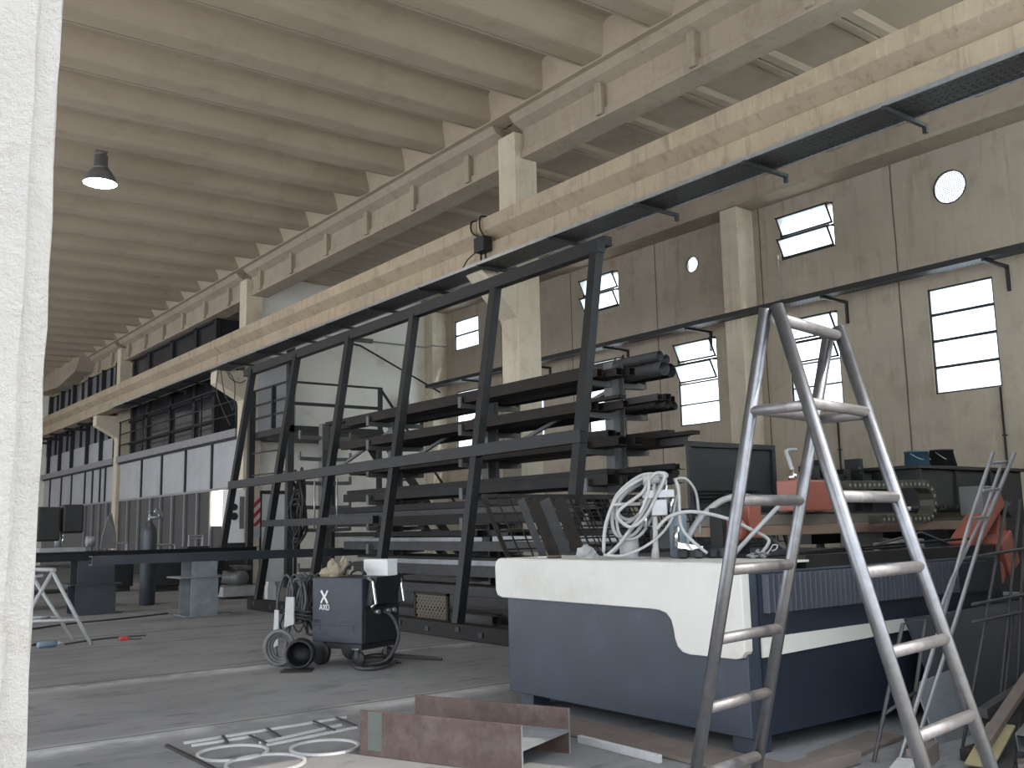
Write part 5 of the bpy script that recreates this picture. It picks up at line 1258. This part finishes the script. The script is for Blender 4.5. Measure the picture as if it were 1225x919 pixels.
hbox(0, L, L + .0015, WD - FT, WD, 0, FH).build('cut_end', 'steel_light', hb)
hbox(0, L, L + .0015, FT, WD - FT, FH / 2 - .006, FH / 2 + .006).build('cut_end', 'steel_light', hb)
hbox(0, .055, .15, -.0012, 0, .03, FH - .004).build('paint_mark', plain('grey_green_paint', '#565d57', .6, .1, .2, 12, .05), hb)
sk = thing('cut_skeleton', 'flat bright steel skeleton of bars and rings left from cutting', 'steel offcut', (2.4, 5.4, 0))
for a, b_ in (((1.97, 5.76), (3.02, 5.80)), ((1.98, 5.66), (2.35, 5.66)), ((2.30, 5.46), (2.88, 5.60)), ((2.31, 5.38), (2.92, 5.47))):
    MB().bar((*a, .006), (*b_, .006), .022, .012).build('bar', 'cut_steel', sk)
for a, b_ in (((2.20, 5.77), (2.15, 5.56)), ((2.48, 5.78), (2.44, 5.50)), ((2.79, 5.79), (2.76, 5.44)), ((2.95, 5.80), (2.92, 5.47)), ((2.32, 5.66), (2.31, 5.40))):
    MB().bar((*a, .0145), (*b_, .0145), .018, .005).build('cross_piece', 'steel_mid', sk)
for (x, y, r) in ((2.09, 5.33, .185), (2.53, 5.11, .185), (2.13, 4.98, .20)):
    ring = MB(); n = 40; vs = []
    for k in range(n):
        q = 2 * PI * k / n
        for rr_, z in ((r - .008, 0), (r + .008, 0), (r + .008, .012), (r - .008, .012)): vs.append((x + rr_ * math.cos(q), y + rr_ * math.sin(q), z))
    ring.add(vs, [(4 * k + j, 4 * ((k + 1) % n) + j, 4 * ((k + 1) % n) + (j + 1) % 4, 4 * k + (j + 1) % 4) for k in range(n) for j in range(4)])
    ring.build('ring', 'cut_steel', sk)
one('black_rod', MB().bar((1.87, 5.76, .008), (1.88, 4.95, .008), .018, .014), 'rubber', 'thin black bar on the floor left of the cut rings', 'bar')
sp = thing('spray_can', 'pale blue spray can lying on the floor below the trestle', 'can', (2.47, 11.66, 0))
m_ = MB().lathe([(.03, 0), (.036, .01), (.036, .19), (.024, .205)], (0, 0, 0), 16); dr = Vector((.97, .22, 0)); dn = Vector((-.22, .97, 0))
m_.v = [Vector((2.36, 11.60, .036)) + dr * v.z + dn * v.x + Vector((0, 0, v.y)) for v in m_.v]; m_.build('body', 'blue', sp)
m_ = MB().lathe([(.015, .205), (.016, .235), (.006, .24), (.005, .27)], (0, 0, 0), 12)
m_.v = [Vector((2.36, 11.60, .036)) + dr * v.z + dn * v.x + Vector((0, 0, v.y)) for v in m_.v]; m_.build('nozzle', 'white_plastic', sp)
one('tangled_strap', MB().tube(spline([(2.36, 11.86, .012), (2.44, 11.92, .02), (2.5, 11.84, .012), (2.55, 11.95, .02), (2.62, 11.88, .012), (2.52, 11.98, .012)]), .012, 6), 'rubber', 'dark tangled strap on the floor beside the spray can', 'strap')
rt = thing('red_tape_measure', 'small red tool lying on the bare floor', 'tool', (3.28, 11.7, 0))
MB().box((3.23, 11.66, 0), (3.33, 11.74, .04)).build('case', 'red', rt, .012)
MB().tube(spline([(3.33, 11.7, .012), (3.40, 11.66, .008), (3.46, 11.64, .008)]), .006, 6).build('tail', 'cable', rt)
one('floor_cable', MB().tube(spline([(2.5, 13.6, .012), (2.85, 14.0, .012), (3.38, 14.35, .012), (3.94, 14.5, .012), (4.51, 14.75, .012), (4.8, 14.9, .012)]), .012, 6), 'cable', 'dark cable trailing over the floor behind the trestle', 'cable')
one('floor_cable', MB().tube(spline([(2.66, 11.72, .01), (2.95, 11.9, .01), (3.25, 12.0, .01), (3.6, 11.95, .01)]), .009, 6), 'cable', 'thin dark cable on the floor beside the red tool', 'cable')
em = thing('mesh_crate', 'brown expanded metal crate standing behind the base beam of the black frame', 'crate', (6.55, 9.9, 0))
for a, b_ in (((6.20, 9.35), (6.20, 10.2)),):
    MB().box((6.20, 9.45, .03), (6.206, 10.15, .42)).build('mesh_side', 'expanded', em)
for y in (9.45, 10.15): MB().box((6.19, y - .02, 0), (6.22, y + .02, .44)).build('post', 'steel_brown', em)
for z in (.02, .43): MB().box((6.19, 9.43, z - .015), (6.22, 10.17, z + .015)).build('rail', 'steel_brown', em)

# ------------------------------------------------------------------ light and camera
w_ = bpy.data.worlds.new('sky'); S.world = w_; w_.use_nodes = True
nt = w_.node_tree; bg = nt.nodes['Background']
bg.inputs[0].default_value = (.90, .95, 1.0, 1); bg.inputs[1].default_value = 1.0
sun = bpy.data.lights.new('sun', 'SUN'); so = bpy.data.objects.new('sun', sun); COL.objects.link(so)
sun.energy = 1.1; sun.angle = .009; sun.color = (1, .90, .74)
e = math.radians(47); h = Vector((-.4, .915, 0)).normalized() * math.cos(e)
so.rotation_euler = Vector((h.x, h.y, -math.sin(e))).to_track_quat('-Z', 'Y').to_euler(); so.location = (6, -6, 9)
pt = bpy.data.lights.new('door_portal', 'AREA'); po = bpy.data.objects.new('door_portal', pt); COL.objects.link(po)
pt.shape = 'RECTANGLE'; pt.size = DX1 - DX0; pt.size_y = DZ; pt.cycles.is_portal = True
po.location = ((DX0 + DX1) / 2, 1.5, DZ / 2); po.rotation_euler = (PI / 2, 0, 0)

for k, y in enumerate((2.4, 9.6, 16.8, 24.0, 31.2)):
    q = bpy.data.lights.new('side_portal', 'AREA'); qo = bpy.data.objects.new('side_portal', q); COL.objects.link(qo)
    q.shape = 'RECTANGLE'; q.size = 6.6; q.size_y = 5.6; q.cycles.is_portal = True
    qo.location = (-6.2, y + 3.3, 2.8); qo.rotation_euler = (PI / 2, 0, -PI / 2)

F = 1157.94; yaw, pitch, roll = map(math.radians, (37.26619757, 8.3143597, -1.19735694))
fwd = Vector((math.sin(yaw) * math.cos(pitch), math.cos(yaw) * math.cos(pitch), math.sin(pitch)))
rgt = Vector((math.cos(yaw), -math.sin(yaw), 0)); up = rgt.cross(fwd)
r2 = math.cos(roll) * rgt + math.sin(roll) * up; u2 = -math.sin(roll) * rgt + math.cos(roll) * up
cam = bpy.data.cameras.new('camera'); co = bpy.data.objects.new('camera', cam); COL.objects.link(co)
cam.sensor_width = 36; cam.sensor_fit = 'HORIZONTAL'; cam.lens = F * 36 / 1225; cam.clip_start = .05; cam.clip_end = 200
mw = Matrix((r2, u2, -fwd)).transposed().to_4x4(); mw.translation = Vector((0, 0, 1.2))
co.matrix_world = mw
S.camera = co
S.cycles.use_denoising = True
S.cycles.max_bounces = 8; S.cycles.diffuse_bounces = 5; S.cycles.transparent_max_bounces = 12
S.cycles.sample_clamp_indirect = 6
S.view_settings.view_transform = 'Standard'; S.view_settings.look = 'None'
S.view_settings.gamma = 1; S.view_settings.use_curve_mapping = False
S.view_settings.exposure = 2.14
